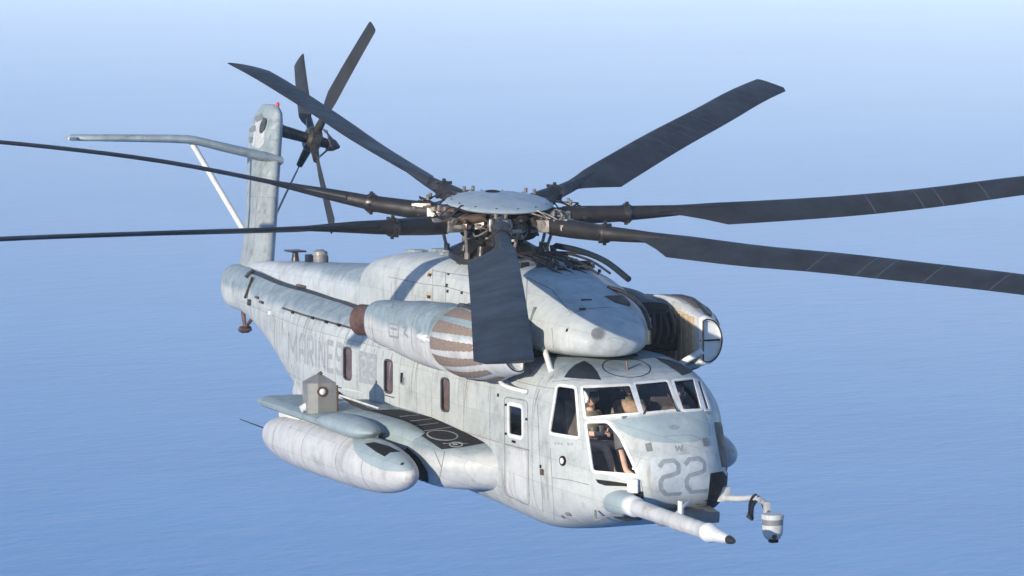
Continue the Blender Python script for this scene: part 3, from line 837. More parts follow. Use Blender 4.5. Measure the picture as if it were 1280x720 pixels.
if h:
    q = bmesh.new(); add_box(q, h[0] + Vector((0, 0, .02)), (.55, .12, .05), None, .02); link('boom_scoop', q, M['bronze'], fuselage)

# ---- tail fin
FL = airfoil(10, 0.24)
CANT = 0.277
def fin_ring(z, xle, chord, y0, th=1.0):
    return [Vector((xle - chord * a, y0 + b2 * chord * th * cos(CANT), z - b2 * chord * th * sin(CANT))) for a, b2 in FL]
finr = []
for z, xle, ch, th in ((2.75, -19.75, 1.95, 1.05), (3.1, -19.85, 1.9, 1.0), (4.0, -20.35, 1.78, .98), (5.0, -20.95, 2.0, .85), (5.6, -21.3, 2.05, .80), (5.9, -21.5, 1.8, .85), (6.06, -21.62, 1.5, .85), (6.16, -21.8, 1.2, .72), (6.2, -21.95, 1.0, .5)):
    finr.append(fin_ring(z, xle, ch, 0.12 + (z - 3.0) * 0.285, th))
bm = bmesh.new(); loft(bm, finr); fixn(bm); FBV = BVHTree.FromBMesh(bm)
fin = link('tail_fin', bm, M['fin'], HELI, angle=60)
lay('fin_panel', FBV, [(320, 148), (326, 141), (331, 150), (331, 178), (325, 186), (315, 183)], M['probe'], fin, 0.006, r=3)
for q_ in ([(319, 147), (327, 142), (330, 148), (321, 153)], [(313, 158), (320, 157), (320, 164), (312, 165)], [(309, 171), (316, 171), (316, 178), (309, 179)]):
    lay('fin_vent', FBV, q_, M['greybox'], fin, 0.012)
q = bmesh.new()
for v in (160, 200, 245, 290): ribbon_px(q, FBV, [(312, v), (350, v + 3)], 0.010, 0.003)
ribbon_px(q, FBV, [(330, 190), (322, 240), (316, 320)], 0.014, 0.003)
link('fin_joint', q, M['line'], fin)
pt = Vector((-21.9, 0.12 + 3.2 * .285, 6.15)); q = bmesh.new(); add_tube(q, [pt, pt + Vector((0, .02, .07)), pt + Vector((0, .02, .11))], [.045, .04, .025], 12); link('beacon', q, M['red'], fin)
# hinge fold line fittings at boom end
for (u, v, s) in ((313, 343, (.10, .22, .06)), (312, 360, (.05, .45, .05)), (313, 378, (.16, .12, .06)), (322, 372, (.3, .05, .04)), (328, 378, (.3, .05, .05))):
    fitting('fold_hinge', u, v, s, M['darksteel'])
# tail skid
q = bmesh.new(); foot = Vector((-20.75, -.1, 1.66)); add_tube(q, [(-20.9, -.1, 2.1), foot], [.05, .04], 8); add_tube(q, [(-19.9, -.1, 2.05), foot + Vector((.1, 0, .03))], [.04, .035], 8)
skid = link('tail_skid', q, M['rust'], HELI)
q = bmesh.new(); add_tube(q, [foot + Vector((0, -.13, -.02)), foot + Vector((0, -.06, -.04)), foot + Vector((0, .06, -.04)), foot + Vector((0, .13, -.02))], [.05, .075, .075, .05], 12); link('skid_shoe', q, M['bronze'], skid)
# ventral edge by the ramp: small notch plate
h = S(HULL, 364, 470)
q = bmesh.new()
c = Vector((-13.9, -1.24, 1.02))
for v_ in [(0, 0, 0.0)]: pass
add_box(q, c, (.5, .05, .34), Matrix.Rotation(radians(35), 3, 'Y'), .01); link('ramp_fairing', q, M['hull'], fuselage)

# ---- stabiliser (gull shaped, to starboard) and its strut
ST = airfoil(8, 0.19)
sr = []
for y, z, xle, ch in ((0.86, 5.06, -20.95, 1.25), (0.4, 5.17, -20.95, 1.2), (-0.3, 5.34, -20.98, 1.12), (-0.85, 5.48, -21.0, 1.05), (-1.05, 5.52, -21.02, 1.02), (-1.5, 5.545, -21.1, .98), (-2.5, 5.57, -21.4, .88), (-3.35, 5.59, -21.65, .78), (-3.42, 5.59, -21.75, .6)):
    sr.append([Vector((xle - ch * a, y, z + b2 * ch)) for a, b2 in ST])
bm = bmesh.new(); loft(bm, sr); fixn(bm); stab = link('stabiliser', bm, M['fin'], HELI, angle=60)
q = bmesh.new(); add_tube(q, [(-21.6, -3.38, 5.59), (-21.45, -3.55, 5.59)], [.035, .02], 8); link('stabiliser_tip_light', q, M['white'], stab)
q = bmesh.new(); add_tube(q, [(-21.35, -1.0, 5.47), (-21.2, 0.05, 3.62)], [.06, .06], 10); link('stabiliser_strut', q, M['white'], stab)

# ---- tail rotor
TH = Vector((-21.96, 1.83, 5.46)); TN = Vector((0, cos(CANT), -sin(CANT))); TU = Vector((0, sin(CANT), cos(CANT)))
q = bmesh.new(); add_tube(q, [TH - TN * 1.15, TH - TN * 0.75, TH - TN * 0.7, TH - TN * 0.12], [.17, .16, .13, .11], 16)
add_tube(q, [TH - TN * .16, TH - TN * .1, TH + TN * .1, TH + TN * .16], [.2, .27, .27, .18], 18)
add_tube(q, [TH + TN * .14, TH + TN * .34, TH + TN * .36, TH + TN * .5, TH + TN * .62], [.12, .1, .16, .12, .03], 12)
tail_head = link('tail_rotor_hub', q, M['darksteel'], HELI)
AF = airfoil(8, 0.12)
for j in range(4):
    a = 0.8825 + j * pi / 2 + .04
    d = Vector((cos(a), 0, 0)) + TU * sin(a); side = TN.cross(d).normalized()
    q = bmesh.new(); add_tube(q, [TH + d * .15, TH + d * .5, TH + d * .72], [.10, .085, .07], 10)
    link('blade_grip', q, M['darksteel'], tail_head)
    rr = []
    for r, ch, pit in ((.6, .16, 14), (.85, .30, 14), (1.1, .39, 12), (1.8, .39, 9), (2.5, .39, 5), (3.0, .38, 3), (3.05, .30, 3)):
        p_ = radians(pit + 8); sd = side * cos(p_) + TN * sin(p_); up = TN * cos(p_) - side * sin(p_)
        fl = TN * (0.025 * r * r / 3)
        rr.append([TH + d * r + fl + sd * (ch * (0.28 - x)) + up * (y * ch) for x, y in AF])
    q = bmesh.new(); loft(q, rr); fixn(q); link('tail_rotor_blade', q, M['blade'], tail_head, angle=60)
    q = bmesh.new(); add_tube(q, [TH + TN * .42 + side * .12, TH + TN * .12 + d * .42 + side * .16], .022, 6); link('pitch_link', q, M['steel'], tail_head)

# ---- engine nacelles
def nacelle(sy):
    root = None
    Y = 1.75 * sy
    prof = [(-7.95, .30), (-7.9, .34), (-7.6, .37), (-7.0, .40), (-6.2, .46), (-5.4, .50), (-4.9, .51), (-4.5, .50)]
    rings = []
    for x, r in [(x, interp(prof, x)[0]) for x in [-7.95 + 3.45 * i / 30 for i in range(31)]]:
        t = (x + 7.95) / 3.45
        ring = []
        for k in range(44):
            a = 2 * pi * k / 44; c_, s_ = cos(a), sin(a)
            e = 2.6
            ring.append(Vector((x, Y + r * sup(c_, e), 2.87 - .02 * t + r * (1.0 if s_ > 0 else 1.02) * sup(s_, e))))
        rings.append(ring)
    bm = bmesh.new(); loft(bm, rings); fixn(bm); bv = BVHTree.FromBMesh(bm)
    nac = link('engine_nacelle', bm, M['nacelle'], HELI, angle=60)
    # exhaust
    q = bmesh.new(); C0 = Vector((-7.9, Y, 2.86))
    add_tube(q, [C0, C0 + Vector((-.1, 0, -.01)), C0 + Vector((-.45, 0, -.02)), C0 + Vector((-.75, sy * .10, -.03)), C0 + Vector((-.75, sy * .10, -.03)), C0 + Vector((-.3, sy * .03, 0))], [.28, .27, .255, .265, .23, .2], 28)
    link('exhaust_pipe', q, M['rust'], nac)
    # particle separator: shell, mesh panels between ribs, flat front plate
    zc = 2.85
    YO = [(-4.62, 2.18), (-4.45, 2.27), (-4.1, 2.33), (-3.7, 2.30), (-3.3, 2.17), (-3.0, 2.01), (-2.75, 1.88), (-2.62, 1.83)]
    YI = [(-4.62, 1.30), (-4.2, 1.33), (-3.9, 1.40), (-2.62, 1.46)]
    HH = [(-4.62, .48), (-4.45, .56), (-4.0, .60), (-3.5, .57), (-3.0, .46), (-2.75, .40), (-2.62, .38)]
    def sec(x, off=0.0, ang=None):
        yo, yi, hh = interp(YO, x)[0] + off, interp(YI, x)[0], interp(HH, x)[0] + off
        def P(t): return Vector((x, sy * (yi + .06 + (yo - yi - .06) * cos(t) ** .9 if cos(t) > 1e-6 else yi + .06), zc + hh * sin(t)))
        if ang is not None: return P(ang)
        ring = [P(-pi / 2 + pi * k / 36) for k in range(37)]
        for t in (.92, .5, 0, -.5, -.92): ring.append(Vector((x, sy * yi, zc + hh * t)))
        return ring
    X0, X1 = -4.62, -2.62
    q = bmesh.new(); loft(q, [sec(X0 + (X1 - X0) * i / 26) for i in range(27)]); fixn(q)
    sep = link('particle_separator', q, M['nacelle'] if sy < 0 else M['probe'], nac, angle=35)
    q = bmesh.new(); add_tube(q, [sec(x, .004, 1.15) for x in (-4.3, -4.0, -3.6, -3.2, -2.9, -2.7)], .045, 8); link('separator_seam', q, M['darksteel'], nac)
    for k in range(7):
        c0 = -pi / 2 + pi * (k + .5) / 7; q = bmesh.new(); rows = []
        for i in range(25):
            x = -4.22 + 1.22 * i / 24
            hw = (pi / 14) * (.70 - .24 * i / 24) + (0.014 if i % 2 else -0.008)
            rows.append([q.verts.new(sec(x, 0.010, max(-1.5, min(1.5, c0 + hw * (2 * j / 5 - 1))))) for j in range(6)])
        for A, B in zip(rows, rows[1:]):
            for j in range(5): q.faces.new((A[j], A[j + 1], B[j + 1], B[j]))
        fixn(q); link('filter_screen', q, M['screen'], nac)
    for k in range(5):
        q = bmesh.new(); x = -3.58 + .185 * k; yi = interp(YI, x)[0]
        add_box(q, (x, sy * (yi - .012), zc), (.155, .04, .90 - .05 * k), None, .012); link('side_filter', q, M['tan'], nac)
    # front plate: D shaped with raised rim and cross bar
    q = bmesh.new(); base = sec(-2.62); cy = Vector((-2.62, sy * 1.63, zc))
    loft(q, [[cy + (p - cy) * f_ + Vector((dx, 0, 0)) for p in base] for dx, f_ in ((-.02, 1.0), (.07, .97), (.10, .90), (.09, .80), (.04, .76))]); fixn(q)
    link('front_cap', q, M['white'] if sy > 0 else M['nacelle'], nac, angle=50)
    q = bmesh.new(); R1 = [cy + (p - cy) * .86 + Vector((.10, 0, 0)) for p in base]
    add_tube(q, R1 + [R1[0]], .013, 6, False); link('cap_outline', q, M['darksteel'], nac)
    q = bmesh.new(); add_box(q, cy + Vector((.055, 0, 0)), (.03, .34, .022)); link('cap_brace', q, M['black'], nac)
    q = bmesh.new(); add_tube(q, [(-4.95, sy * 2.22, 2.88), (-4.7, sy * 2.25, 2.88), (-4.55, sy * 2.27, 2.88)], [.05, .075, .06], 12)
    link('anti_ice_fitting', q, M['white'], nac)
    q = bmesh.new()
    add_tube(q, [(-4.6, sy * 2.26, 2.87), (-4.2, sy * 2.29, 2.865), (-3.6, sy * 2.235, 2.86), (-3.05, sy * 2.04, 2.86)], [.04, .022, .018, .018], 8)
    link('separator_pipe', q, M['white'], nac)
    # joints
    for x in (-7.35, -6.15, -5.2):
        q = bmesh.new()
        rr = interp([(-7.95, .30), (-7.6, .37), (-7.0, .40), (-6.2, .46), (-5.4, .50), (-4.9, .51)], x)[0] + .003
        hits = []
        for k in range(44):
            a = 2 * pi * k / 44
            p_ = Vector((x, Y + rr * sup(cos(a), 2.6), 2.86 + rr * sup(sin(a), 2.6))); nrm = Vector((0, cos(a), sin(a)))
            hits.append((p_, nrm))
        add_ribbon(q, hits, .012, .002, True)
        link('nacelle_joint', q, M['line'], nac)
    # mounting beam to the cowling
    q = bmesh.new(); add_box(q, (-4.6, sy * 1.15, 2.78), (2.6, .8, .30), None, .05); link('engine_mount', q, M['black'], nac)
    q = bmesh.new(); add_box(q, (-6.4, sy * 1.15, 2.82), (2.2, .7, .5), None, .1); link('nacelle_root_fairing', q, M['nacelle'], nac)
    return nac, bv
nacS, NBV = nacelle(-1)
nacP, _ = nacelle(1)
# markings on the starboard nacelle
q = bmesh.new()
for i, pts in enumerate([[(480, 392), (483, 386), (487, 392), (484, 397)], [(489, 385), (492, 378)], [(496, 386), (499, 380), (503, 386)]]):
    ribbon_px(q, NBV, pts, .03, .004, False, 1.5)
for pts in ([(486, 404), (498, 406), (498, 422), (487, 420), (486, 404)], [(488, 410), (496, 412)], [(503, 408), (509, 410), (505, 416), (510, 421)]):
    ribbon_px(q, NBV, pts, .035, .004, False, 1.5)
link('nacelle_marking', q, M['mark'], nacS)
# port nacelle: top dark strip and strut
q = bmesh.new(); add_tube(q, [(-2.75, 1.22, 2.50), (-2.5, 1.46, 2.70)], .05, 10); link('nacelle_strut', q, M['white'], nacP)

# ---- sponsons
def sponson(sy):
    rings = []
    def prof(y, k, yo):
        xf = -3.72 - (abs(y) - 1.3) * 0.62; xr = -11.4 + (abs(y) - 1.3) * 0.3
        xf -= (1 - k) * .35; xr += (1 - k) * 1.2
        out = []
        n = 26
        for i in range(n + 1):      # top, LE -> TE
            t = (1 - cos(pi * i / n)) / 2; x = xf + (xr - xf) * t
            zt = interp([(-11.4, 1.22), (-9.5, 1.38), (-7.3, 1.40), (-5.0, 1.30), (-4.3, 1.24), (-3.5, 1.18)], x)[0]
            u = min(1, (xf - x) / .55); w = min(1, (x - xr) / 1.4)
            zz = 0.93 + (zt - .93) * k * max(0, 1 - (1 - u) ** 2.2) ** .6 * (max(w, 0) ** .5)
            out.append(Vector((x, y * sy, zz)))
        for i in range(n - 1, 0, -1):
            t = (1 - cos(pi * i / n)) / 2; x = xf + (xr - xf) * t
            u = min(1, (xf - x) / .55); w = min(1, (x - xr) / 1.4)
            out.append(Vector((x, y * sy, .93 - .42 * k * max(0, 1 - (1 - u) ** 2.2) ** .6 * (max(w, 0) ** .5))))
        return out
    for y, k in ((1.15, 1), (1.45, 1), (1.7, 1), (1.85, .985), (1.98, .95), (2.08, .88), (2.16, .78), (2.21, .64), (2.24, .45), (2.25, .2)):
        rings.append(prof(y, k, 0))
    bm = bmesh.new(); loft(bm, rings); fixn(bm)
    return bm
bm = sponson(-1); PBV = BVHTree.FromBMesh(bm); spo = link('sponson', bm, M['sponson'], HELI, angle=55)
link('sponson', sponson(1), M['sponson'], HELI, angle=55)
lay('sponson_gap_shade', PBV, [(490, 553), (508, 558), (524, 572), (535, 590), (536, 607), (520, 609), (524, 596), (513, 579), (492, 565)], M['black'], spo, 0.008, grid=2)  # shade of the gap beside the tank, laid on as a flat black patch
lay('walkway', PBV, [(463, 513), (500, 512), (540, 522), (585, 540), (606, 554), (580, 559), (552, 562), (530, 547), (505, 531)], M['walk'], spo, 0.006, grid=4)
for pts, w_, cl in (([(553 + 19 * cos(t), 544.5 + 6 * sin(t) + 1.5 * cos(t)) for t in [2 * pi * i / 30 for i in range(30)]], .025, True), ([(570 + 8 * cos(t), 556 + 3 * sin(t)) for t in [2 * pi * i / 16 for i in range(16)]], .022, True),
                    ([(512, 527), (540, 524)], .02, False), ([(516, 533), (548, 529)], .02, False), ([(524, 540), (566, 534)], .02, False), ([(500, 521), (524, 519)], .02, False), ([(566, 556), (572, 556)], .03, False)):
    q = bmesh.new(); ribbon_px(q, PBV, pts, w_, .009, cl, 3); link('walkway_marking', q, M['walkline'], spo)
q = bmesh.new(); ribbon_px(q, PBV, [(556, 563), (552, 585), (548, 604)], .014, .004); ribbon_px(q, PBV, [(512, 536), (540, 556), (552, 585)], .014, .004); link('sponson_joint', q, M['line'], spo)

# ---- drop tanks, their pylons and wings
def tank(sy):
    Y = 2.72 * sy
    A = Vector((-11.05, Y, .74)); B = Vector((-4.02, Y, .83)); ax = (B - A); L = ax.length; ax.normalize()
    pr = [(0, .0), (.03, .07), (.12, .145), (.35, .24), (.8, .335), (1.4, .40), (2.2, .435), (3.4, .44), (4.6, .44), (5.5, .425), (6.1, .395), (6.55, .345), (6.9, .28), (7.15, .21), (7.3, .14), (7.37, .075), (7.4, 0.0)]
    xs = sorted({L * (1 - cos(pi * i / 56)) / 2 for i in range(57)})
    bm = revolve([(s, max(.004, interp(pr, s * 7.4 / L)[0])) for s in xs], A, ax, 48)
    bv = BVHTree.FromBMesh(bm)
    return link('drop_tank', bm, M['tank'], HELI, angle=60), bv
tk, TBV = tank(-1)
tkP, _ = tank(1)
lay('tank_blue_patch', TBV, [(440, 548), (455, 549), (480, 553), (500, 566), (514, 580), (516, 588), (500, 590), (478, 588), (456, 578), (444, 566)], M['tankblue'], tk, .004, r=4)
lay('tank_black_patch', TBV, [(456, 555), (468, 553), (486, 558), (500, 565), (488, 566), (481, 571), (470, 565)], M['black'], tk, .007, grid=2.5)
q = bmesh.new()
for x in (-9.6, -8.0, -6.3, -5.2):
    hits = []
    for k in range(40):
        a = 2 * pi * k / 40; nrm = Vector((0, cos(a), sin(a))); h = TBV.ray_cast(Vector((x, -2.72, .80)) + nrm * 2, -nrm)
        hits.append((h[0], nrm))
    add_ribbon(q, hits, .012, .003, True)
link('tank_joint', q, M['line'], tk)
fitting('filler_cap', 503, 580, (.05, .05, .015), M['darksteel'], TBV, tk)
q = bmesh.new(); add_tube(q, [(-11.05, -2.72, .76), (-12.5, -2.80, .80)], [.014, .008], 6); link('static_wick', q, M['cable'], tk)
# wing above each tank
def wing(sy, detail):
    Y = 2.72 * sy
    rings = []
    for y, xf, xr, z, t in ((2.0, -5.9, -11.0, 1.28, .22), (2.4, -5.9, -11.2, 1.28, .22), (2.75, -6.0, -11.2, 1.28, .22), (2.90, -6.2, -11.1, 1.285, .17), (2.98, -6.6, -10.9, 1.29, .08)):
        ring = []
        n = 14
        for i in range(n + 1):
            s_ = (1 - cos(pi * i / n)) / 2; x = xf + (xr - xf) * s_; ring.append(Vector((x, y * sy, z + t / 2 * (1 - abs(2 * s_ - 1) ** 14) ** .5)))
        for i in range(n - 1, 0, -1):
            s_ = (1 - cos(pi * i / n)) / 2; x = xf + (xr - xf) * s_; ring.append(Vector((x, y * sy, z - t / 2 * (1 - abs(2 * s_ - 1) ** 14) ** .5)))
        rings.append(ring)
    q = bmesh.new(); loft(q, rings); fixn(q); w_ = link('tank_wing', q, M['sponson'], HELI, angle=50)
    q = bmesh.new(); add_box(q, (-8.0, Y, 1.2), (4.4, .22, .22), None, .03); link('tank_pylon', q, M['white'], w_)
    for i in range(4):
        q = bmesh.new(); add_box(q, (-6.3 - i * 1.05, Y - sy * -.01, 1.21), (.95, .27, .13), None, .015); link('pylon_panel', q, M['white'], w_)
    q = xloft([(-8.3, 0, .06, 1.32, 1.40, 2, 2, 1.36), (-7.8, 0, .22, 1.25, 1.52, 2, 2, 1.38), (-7.0, 0, .29, 1.22, 1.61, 2, 2, 1.40), (-6.0, 0, .29, 1.21, 1.62, 2, 2, 1.40), (-5.4, 0, .25, 1.24, 1.57, 2, 2, 1.40), (-5.1, 0, .14, 1.34, 1.48, 2, 2, 1.40), (-5.0, 0, .03, 1.38, 1.42, 2, 2, 1.40)], 28, 40)
    for v in q.verts: v.co.y += 2.80 * sy; v.co.x = -7.95 + (v.co.x + 8.3) * .72; v.co.z = 1.34 + (v.co.z - 1.42) * .8
    link('pylon_fairing', q, M['tankblue'], w_)
    return w_
wS = wing(-1, True); wP = wing(1, False)
# link fairing between the sponson and the wing
for sy in (-1, 1):
    q = bmesh.new()
    q.free(); q = xloft([(-7.2, 2.25, .30, 1.1, 1.42, 2, 2.4, 1.28), (-6.2, 2.28, .32, 1.05, 1.46, 2, 2.4, 1.26), (-5.4, 2.22, .30, 1.0, 1.45, 2, 2.4, 1.22), (-4.9, 2.12, .24, 0.98, 1.38, 2, 2.3, 1.18), (-4.55, 2.02, .14, 1.0, 1.28, 2, 2, 1.15), (-4.45, 2.0, .03, 1.08, 1.18, 2, 2, 1.13)], 28, 40)
    for v in q.verts: v.co.y *= sy; v.co.x -= .75
    fixn(q); link('wing_root_fairing', q, M['sponson'], HELI)
# ---- grey sensor box on the wing
q = bmesh.new(); bx0 = Vector((-8.35, -2.72, 1.36))
base = [(-.20, -.22), (.12, -.24), (.24, -.10), (.24, .22), (-.20, .22)]
loft(q, [[bx0 + Vector((a, b2, 0)) for a, b2 in base], [bx0 + Vector((a, b2, .50)) for a, b2 in base], [bx0 + Vector((a * .25, b2 * .25, .62)) for a, b2 in base]]); fixn(q)
sb_ = link('sensor_box', q, M['greybox'], HELI, angle=20)
SBV = BVHTree.FromPolygons([v.co.copy() for v in sb_.data.vertices], [tuple(p.vertices) for p in sb_.data.polygons])
lens('sensor_lens', 402.5, 489.5, .085, SBV, sb_, 'helmet', 'rust')
q = bmesh.new(); add_tube(q, [bx0 + Vector((0, 0, .5)), bx0 + Vector((0, 0, .62)), bx0 + Vector((0, .05, .66))], [.05, .04, .03], 10); add_tube(q, [bx0 + Vector((-.1, -.1, .5)), bx0 + Vector((-.1, -.1, .57))], .03, 8); link('box_cable_gland', q, M['bronze'], sb_)
q = bmesh.new()
add_box(q, bx0 + Vector((.24, .235, .24)), (.03, .03, .44), None, .005); link('box_edge_seal', q, M['bronze'], sb_)
q = bmesh.new(); add_tube(q, [bx0 + Vector((.2, .25, .30)), bx0 + Vector((.9, .72, .12))], .018, 6); add_tube(q, [bx0 + Vector((.1, .25, .42)), bx0 + Vector((.5, .6, .34))], .010, 6); link('box_brace', q, M['probe'], sb_)
q = bmesh.new(); add_tube(q, [bx0 + Vector((.1, .25, .35)), bx0 + Vector((.2, .5, .15)), bx0 + Vector((.5, .75, .02))], .03, 8); link('box_cable', q, M['cable'], sb_)
q = bmesh.new(); add_tube(q, [bx0 + Vector((-.05, -.30, .06)), bx0 + Vector((-.05, -.2, .1))], [.06, .07], 12); link('box_lamp', q, M['white'], sb_)

# ---- refuelling probe
pa = Vector((-0.95, -.78, .78)); pb_ = Vector((3.22, -.86, .76)); pd = (pb_ - pa).normalized(); PL = (pb_ - pa).length
q = revolve([(0, .19), (.25, .20), (.55, .185), (.70, .16), (.73, .14)], pa, pd, 28); rp_ = link('probe_fairing', q, M['tankblue'], HELI)
q = revolve([(.70, .135), (.72, .15), (.90, .15), (.93, .135), (.96, .13)], pa, pd, 28); link('probe_collar', q, M['white'], rp_)
q = revolve([(.9, .125), (1.6, .115), (2.35, .108)], pa, pd, 28); link('probe_tube', q, M['probe'], rp_)
q = revolve([(2.30, .125), (2.36, .128), (2.42, .118), (3.05, .115), (3.35, .112)], pa, pd, 28); link('probe_sleeve', q, M['probe'], rp_)
q = revolve([(3.33, .13), (3.42, .135), (3.46, .12), (3.66, .09), (4.0, .058)], pa, pd, 28); link('probe_neck', q, M['white'], rp_)
q = revolve([(3.97, .054), (4.0, .060), (4.03, .050), (4.06, .054), (4.08, .046), (PL - .05, .042), (PL, .02)], pa, pd, 20); link('probe_nozzle', q, M['darksteel'], rp_)
q = bmesh.new(); add_tube(q, [(1.35, -.82, .88), (1.0, -.45, .98), (.1, -.2, .70)], [.02, .02, .02], 8); add_box(q, (1.42, -.8, .96), (.10, .03, .20), None, .01); link('probe_brace', q, M['white'], rp_)
q = bmesh.new(); add_tube(q, spl([(-.9, -1.05, .62), (-.7, -1.12, .52), (-.4, -1.05, .62), (-.1, -.98, .66)], 5), .02, 8); link('probe_hose', q, M['greybox'], rp_)
q = bmesh.new(); add_box(q, (-.62, -.66, .56), (.42, .30, .10), None, .04); link('probe_bay', q, M['darksteel'], rp_)
fitting('probe_fitting_box', 792, 607, (.16, .20, .08), M['white'])
fitting('probe_recess', 797, 619, (.16, .12, .02), M['black'])
# grey chin box under the nose
q = bmesh.new(); add_box(q, (-.48, .16, .54), (.5, .95, .17), Matrix.Rotation(radians(8), 3, 'Y'), .03); link('chin_box', q, M['greybox'], HELI)
q = bmesh.new(); add_box(q, (-.08, -.05, .60), (.05, .04, .26), None, .008); link('chin_latch', q, M['white'], bpy.data.objects['chin_box'])

# ---- infra red turret on its arm
q = bmesh.new(); fx = Vector((1.45, .62, .62))
add_tube(q, [(-.75, .80, .72), (-.1, .90, .78), (.25, .92, .84), (.55, .86, .87), (1.05, .74, .86)], [.05, .045, .042, .04, .04], 12); add_box(q, (1.08, .72, .82), (.10, .08, .18), None, .015)
add_box(q, (-.55, .83, .80), (.16, .20, .22), None, .02)
arm = link('turret_arm', q, M['probe'], HELI)
q = bmesh.new(); add_tube(q, [(1.12, .72, .76), (1.3, .66, .70), fx + Vector((-.02, 0, .12))], [.035, .04, .05], 10); link('turret_elbow', q, M['greybox'], arm)
q = revolve([(0, .155), (.02, .16), (.06, .16), (.07, .15)], fx + Vector((0, 0, .10)), Vector((0, 0, 1)), 28); link('turret_top', q, M['probe'], arm)
q = revolve([(0, .145), (.08, .15), (.09, .14)], fx + Vector((0, 0, .02)), Vector((0, 0, 1)), 28); link('turret_band', q, M['greybox'], arm)
q = revolve([(-.20, .02), (-.195, .07), (-.17, .105), (-.12, .135), (-.05, .148), (.02, .15)], fx, Vector((0, 0, 1)), 28); TUV = BVHTree.FromBMesh(q); ball = link('turret_ball', q, M['probe'], arm)
h = S(TUV, 968, 671)
if h:
    q = bmesh.new(); add_tube(q, [h[0] - h[1] * .02, h[0] + h[1] * .012], .035, 14); link('turret_lens', q, M['bronze'], arm)
q = bmesh.new(); add_box(q, fx + Vector((.06, -.02, -.20)), (.10, .12, .05), None, .015); link('turret_window', q, M['black'], arm)
q = bmesh.new()
add_tube(q, spl([(.45, .86, .90), (.2, .92, .78), (.05, .98, .62), (0.0, .98, .52)], 6), .035, 8); add_tube(q, spl([(.6, .84, .90), (.3, .9, .74), (.1, .98, .58), (.06, 1.0, .50), (0, .95, .55)], 6), .025, 8)
add_tube(q, spl([(.8, .78, .88), (1.0, .74, .74), (1.2, .70, .66), (1.3, .66, .70)], 6), .022, 8)
add_tube(q, spl([(1.22, .69, .70), (1.14, .74, .60), (1.14, .74, .50), (1.22, .70, .46), (1.28, .66, .52), (1.26, .67, .62)], 6), .018, 8)
link('turret_cable', q, M['cable'], arm)

# ================================================================== MAIN ROTOR
HUB = Vector((-6.89847505, -0.07765175, 4.66799907))
RZ = Vector((0.15143953, -0.01129805, 0.98840195)).normalized()
RX = (Vector((1, 0, 0)) - RZ * RZ.x).normalized(); RY = RZ.cross(RX)
PSI = -0.38726731
def rp(a, r, z=0.0, t=0.0):
    """point at azimuth a, radius r, height z above the hub plane, t to the leading side"""
    d = RX * cos(a) + RY * sin(a); s = RY * cos(a) - RX * sin(a)
    return HUB + d * r + RZ * z + s * t
FLAP = {0: [(0, -.06), (3, .06), (6, .27), (9, .44), (12.1, .50)], 1: [(0, -.08), (1.6, -.05), (3.1, .06), (5.1, .17), (6.5, .29), (8, .39), (9.6, .49), (12.1, .6)],
        2: [(0, -.08), (1.6, -.06), (3.2, .01), (4.4, .06), (5.9, .14), (7.4, .27), (9.0, .46), (12.1, .75)], 3: [(0, -.08), (2, -.04), (2.7, -.03), (4.4, .12), (6.5, .31), (8.8, .47), (10.8, .62), (12.1, .66)],
        4: [(0, -.08), (2, -.05), (4, .04), (6, .16), (7.4, .29), (9, .42), (10.9, .55), (12.1, .60)], 5: [(0, -.1), (1.5, -.08), (3, .07), (4.4, .24), (5.8, .38), (7.2, .45), (8.6, .48), (12.1, .5)],
        6: [(0, -.14), (1, -.12), (2, -.06), (3.1, .04), (5.1, .18), (7.2, .33), (9.2, .46), (12.1, .6)]}
q = revolve([(-.60, .28), (-.5, .40), (-.42, .42), (-.3, .36), (-.12, .50), (.02, .52), (.12, .42), (.2, .25)], HUB, RZ, 28)
head = link('rotor_head', q, M['darksteel'], HELI)
q = revolve([(-.40, .3), (-.38, .62), (-.1, .70), (.08, .66), (.10, .3)], HUB, RZ, 28); link('hub_core', q, M['black'], head)
q = revolve([(-1.25, .16), (-.5, .17)], HUB, RZ, 20); link('rotor_mast', q, M['steel'], head)
q = revolve([(-.84, .30), (-.82, .70), (-.76, .80), (-.66, .80), (-.60, .68), (-.50, .5), (-.48, .3)], HUB, RZ, 40); link('swashplate', q, M['cable'], head)
